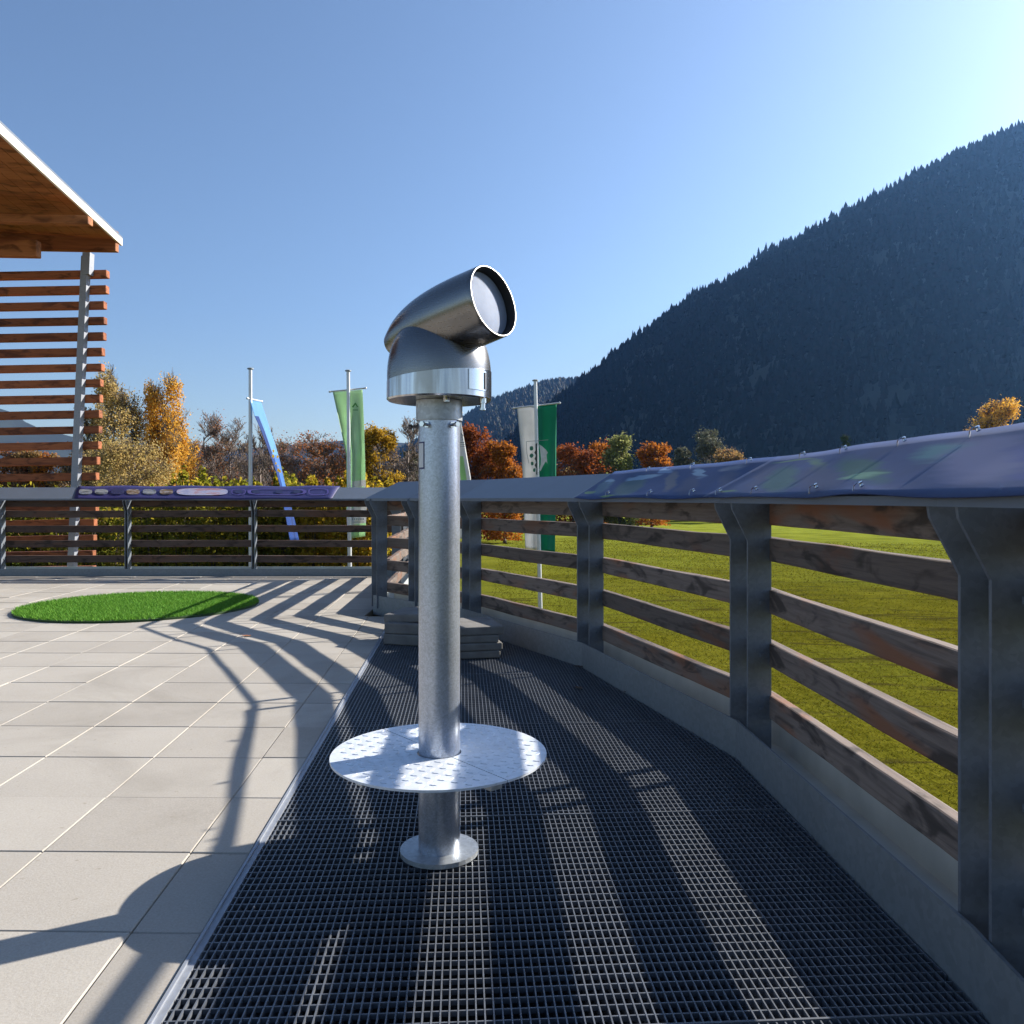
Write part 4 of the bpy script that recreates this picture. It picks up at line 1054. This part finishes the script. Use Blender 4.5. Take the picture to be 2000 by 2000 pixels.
# hedges behind the far railing
def hedge(x0, x1, y0, y1, topf, n_, m, label, seed, ls):
    g_ = np.random.default_rng(seed); r = random.Random(seed)
    root = empty('hedge', ((x0+x1)/2, (y0+y1)/2, GZ), label, 'hedge', 'hedge behind the far railing')
    lumps = []
    for k in range(int((x1-x0)*9)):
        lx = r.uniform(x0, x1); ly = r.uniform(y0, y1); h_ = topf(lx)+r.uniform(-.5, .12)
        lumps.append((lx, ly, h_, r.uniform(.22, .5)))
    c = []
    for lx, ly, h_, rr_ in lumps:
        mm = int(n_/len(lumps)); t = g_.uniform(0, 1, mm)
        z = GZ+.1+(h_-GZ)*t
        e = g_.normal(size=(mm, 3)); e /= np.linalg.norm(e, axis=1)[:, None]
        rad = rr_*(1.1-.75*t**4)
        c.append(np.stack([lx+e[:, 0]*rad, ly+e[:, 1]*rad, z+e[:, 2]*.2], 1))
    c = np.concatenate(c)-np.array(root.location)
    v, f = leaf_quads(c, np.full(len(c), ls), g_, .2)
    np_mesh('foliage', v, f, m, root)
    segs = []
    for lx, ly, h_, rr_ in lumps:
        b_ = Vector((lx, ly, GZ))-root.location
        for q_ in range(4):
            segs.append((b_, b_+Vector((r.uniform(-.3, .3), r.uniform(-.3, .3), (h_-GZ)*r.uniform(.7, 1.02))), .02, .007))
    v, f = seg_mesh(segs, .006); np_mesh('stems', v, f, bark((.06, .045, .03)), root)
hedge(-16.5, -10.2, 24.8, 27.8, lambda x: 1.1, 22000, LM['hedgeg'], 'dark green hedge part at the left, near the pergola foot', 1, .10)
hedge(-10.4, -7.0, 24.8, 27.9, lambda x: 1.55+.2*math.sin(x*1.7), 26000, LM['hedgeg'], 'yellow green hedge in the middle behind the far railing', 2, .10)
hedge(-7.2, -3.7, 24.9, 28.0, lambda x: 1.45+.2*math.sin(x*2.1), 26000, LM['hedge'], 'yellow orange hedge at the right end behind the far railing', 3, .10)

# ---------------------------------------------------------------- mountains
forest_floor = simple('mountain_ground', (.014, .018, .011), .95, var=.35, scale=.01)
def interp1(tab, x): return float(np.interp(x, [a for a, b in tab], [b for a, b in tab]))
SIL = [(900, 945), (940, 915), (978, 880), (1000, 865), (1015, 852), (1060, 806), (1101, 777), (1124, 760), (1155, 738), (1184, 716), (1235, 671), (1286, 639), (1323, 612), (1361, 580), (1417, 560), (1454, 542), (1505, 496), (1547, 482), (1594, 460), (1650, 428), (1687, 410), (1800, 350), (1900, 302), (2000, 262), (2150, 232), (2350, 240), (2700, 330), (3200, 420), (3900, 560), (5200, 760), (8000, 960)]
EX, EYv, DD = math.sin(R(50)), math.cos(R(50)), 1050.0
rg = random.Random(11)
ridge = []
pxs = list(np.arange(900, 2400, 12))+list(np.arange(2400, 8000, 150))
for px in pxs:
    k = (px-1000)/F; Y = DD/(k*EX+EYv); z = EYE+(HZ-interp1(SIL, px))/F*Y
    ridge.append(Vector((k*Y, Y, max(z, GZ+2))))
NS = 26; mv = []; mf = []
tan_s = math.tan(R(38))
def mpt(i, t):
    p = ridge[i]; h_ = p.z-GZ; bx = (1-t)*h_/tan_s
    z = GZ-3+(h_+3)*(t**1.08)
    return Vector((p.x-EX*bx, p.y-EYv*bx, z))
for i in range(len(ridge)):
    for j in range(NS+1):
        p = mpt(i, j/NS)
        if 0 < j < NS: p += Vector((0, 0, 9*math.sin(i*.31+j*.5)+7*math.sin(i*.13-j*.9)))*min(1, (NS-j)/6)*.6
        mv.append(p)
    p = ridge[i]; mv.append(p+Vector((EX*160, EYv*160, -60))); mv.append(Vector((p.x+EX*900, p.y+EYv*900, GZ-5)))
K = NS+3
for i in range(len(ridge)-1):
    for j in range(K-1): mf.append((i*K+j, (i+1)*K+j, (i+1)*K+j+1, i*K+j+1))
mb = MB(); mb.add(mv, mf); tag(mb.build('mountain', forest_floor, None, True), kind='structure')
def conifers(name, pts, hs, seed, m, label, squat=.26):
    g_ = np.random.default_rng(seed); n_ = len(pts); pts = np.asarray(pts); hs = np.asarray(hs)
    k = 6; tiers = [(0.08, .62, 1.0), (.36, .86, .72), (.62, 1.0, .42)]
    V_ = []; F_ = []; off = 0; sq_ = squat*g_.uniform(.6, 1.7, n_)
    for z0, z1, rr_ in tiers:
        ang = g_.uniform(0, 6.28, n_)
        ring = np.zeros((n_, k+1, 3))
        for j in range(k):
            a = ang+2*math.pi*j/k; rad = hs*sq_*rr_*g_.uniform(.6, 1.25, n_)
            ring[:, j] = pts+np.stack([np.cos(a)*rad, np.sin(a)*rad, hs*(z0+g_.uniform(-.06, .06, n_))], 1)
        ring[:, k] = pts+np.stack([0*hs, 0*hs, hs*z1], 1)
        base = off+np.arange(n_)[:, None]*(k+1)
        for j in range(k): F_.append(np.concatenate([base+j, base+(j+1) % k, base+k], 1))
        V_.append(ring.reshape(-1, 3)); off += n_*(k+1)
    return tag(np_mesh(name, np.concatenate(V_), np.concatenate(F_), m), label, 'forest', None, 'stuff')
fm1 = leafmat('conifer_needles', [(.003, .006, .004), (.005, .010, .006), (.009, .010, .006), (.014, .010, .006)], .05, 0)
pts = []; hs = []
nvis = sum(1 for p in pxs if p < 2500)
for k in range(15000):
    i = rg.randrange(nvis); t = rg.random()**.8
    if t > .97: t = 1.0
    p = mpt(i, t)+Vector((rg.uniform(-14, 14), rg.uniform(-8, 8), -2)); pts.append(p); hs.append(rg.uniform(9, 19))
for k in range(1500):
    u = rg.uniform(0, nvis-1.01); i = int(u); p = ridge[i].lerp(ridge[i+1], u-i)
    pts.append(p+Vector((rg.uniform(-3, 3), rg.uniform(-6, 10), -3.5))); hs.append(rg.choice((rg.uniform(7, 13), rg.uniform(9, 17), rg.uniform(15, 23))))
nt = fm1.node_tree
rampn = [n_ for n_ in nt.nodes if n_.type == 'VALTORGB'][0]
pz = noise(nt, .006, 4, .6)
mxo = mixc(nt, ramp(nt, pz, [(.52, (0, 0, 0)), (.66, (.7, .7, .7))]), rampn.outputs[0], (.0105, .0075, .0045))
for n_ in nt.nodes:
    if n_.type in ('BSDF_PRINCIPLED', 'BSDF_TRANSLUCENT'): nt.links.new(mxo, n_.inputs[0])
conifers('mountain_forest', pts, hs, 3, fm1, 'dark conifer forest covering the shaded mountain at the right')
def hill(name, sil, Y, slope, m, forest=None, x_step=14, trees=None):
    pxs_ = list(np.arange(sil[0][0], sil[-1][0], x_step)); rd = []
    r_ = random.Random(int(Y))
    for px in pxs_:
        rd.append(at(px, interp1(sil, px), Y+120*math.sin(px*.006)))
    vs = []; fs = []
    for p in rd:
        h_ = max(p.z-GZ, 3); bx = h_/math.tan(R(slope))
        for j in range(11):
            t = j/10; vs.append((p.x, p.y-(1-t)*bx, GZ-4+(h_+4)*t+ (12*math.sin(p.x*.012+j*.8) if 0 < j < 9 else 0)))
        vs.append((p.x, p.y+260, GZ+h_*.75)); vs.append((p.x, p.y+900, GZ-5))
    k = 13
    for i in range(len(rd)-1):
        for j in range(k-1): fs.append((i*k+j, (i+1)*k+j, (i+1)*k+j+1, i*k+j+1))
    mb = MB(); mb.add(vs, fs); tag(mb.build(name, m, None, True), kind='structure')
    if trees:
        nt_, lab_, hh = trees; P = []; H_ = []
        for q_ in range(nt_):
            u = r_.uniform(0, len(rd)-1.01); i = int(u); p = rd[i].lerp(rd[i+1], u-i); h_ = max(p.z-GZ, 3)
            t = 1 if q_ % 5 == 0 else r_.random()**.7
            P.append((p.x+r_.uniform(-5, 5), p.y-(1-t)*h_/math.tan(R(slope))+r_.uniform(-3, 3), GZ-4+(h_+4)*t-3)); H_.append(r_.uniform(.6, 1.2)*hh)
        conifers('hill_forest', P, H_, int(Y), fm2, lab_, .30)
fm2 = leafmat('far_mixed_needles', [(.016, .024, .014), (.026, .034, .018), (.045, .034, .018), (.03, .024, .016)], .15)
hillg = simple('far_hill_ground', (.016, .022, .016), .95, var=.5, scale=.006)
hill('hill', [(560, 966), (650, 952), (740, 908), (800, 876), (905, 824), (960, 790), (1040, 762), (1075, 752), (1110, 750), (1200, 742), (1330, 760)], 2300, 30, hillg, trees=(7000, 'hazy mixed wood on the middle hill behind the crest flag', 22), x_step=10)
hill('far_hill', [(-500, 700), (-300, 740), (-120, 770), (0, 798), (25, 806), (45, 822), (80, 838), (130, 850), (200, 868), (300, 885), (450, 878), (600, 866), (700, 858), (800, 866), (900, 885), (1000, 905)], 3300, 28, hillg, x_step=14)

# ---------------------------------------------------------------- haze
hz, nt, b = mat('haze_air'); nt.nodes.remove(b)
vol = nt.nodes.new('ShaderNodeVolumePrincipled'); vol.inputs['Color'].default_value = (.20, .46, 1, 1); vol.inputs['Density'].default_value = .00007; vol.inputs['Anisotropy'].default_value = .62
nt.links.new(vol.outputs[0], nt.nodes['Material Output'].inputs['Volume'])
mb = MB(); mb.hexa([(-3900, -400, GZ-6.5), (5600, -400, GZ-6.5), (5600, 4700, GZ-6.5), (-3900, 4700, GZ-6.5), (-3900, -400, 1100), (5600, -400, 1100), (5600, 4700, 1100), (-3900, 4700, 1100)])
o = mb.build('haze', hz); tag(o, 'thin blue haze between the terrace and the mountains', 'haze', None, 'stuff')
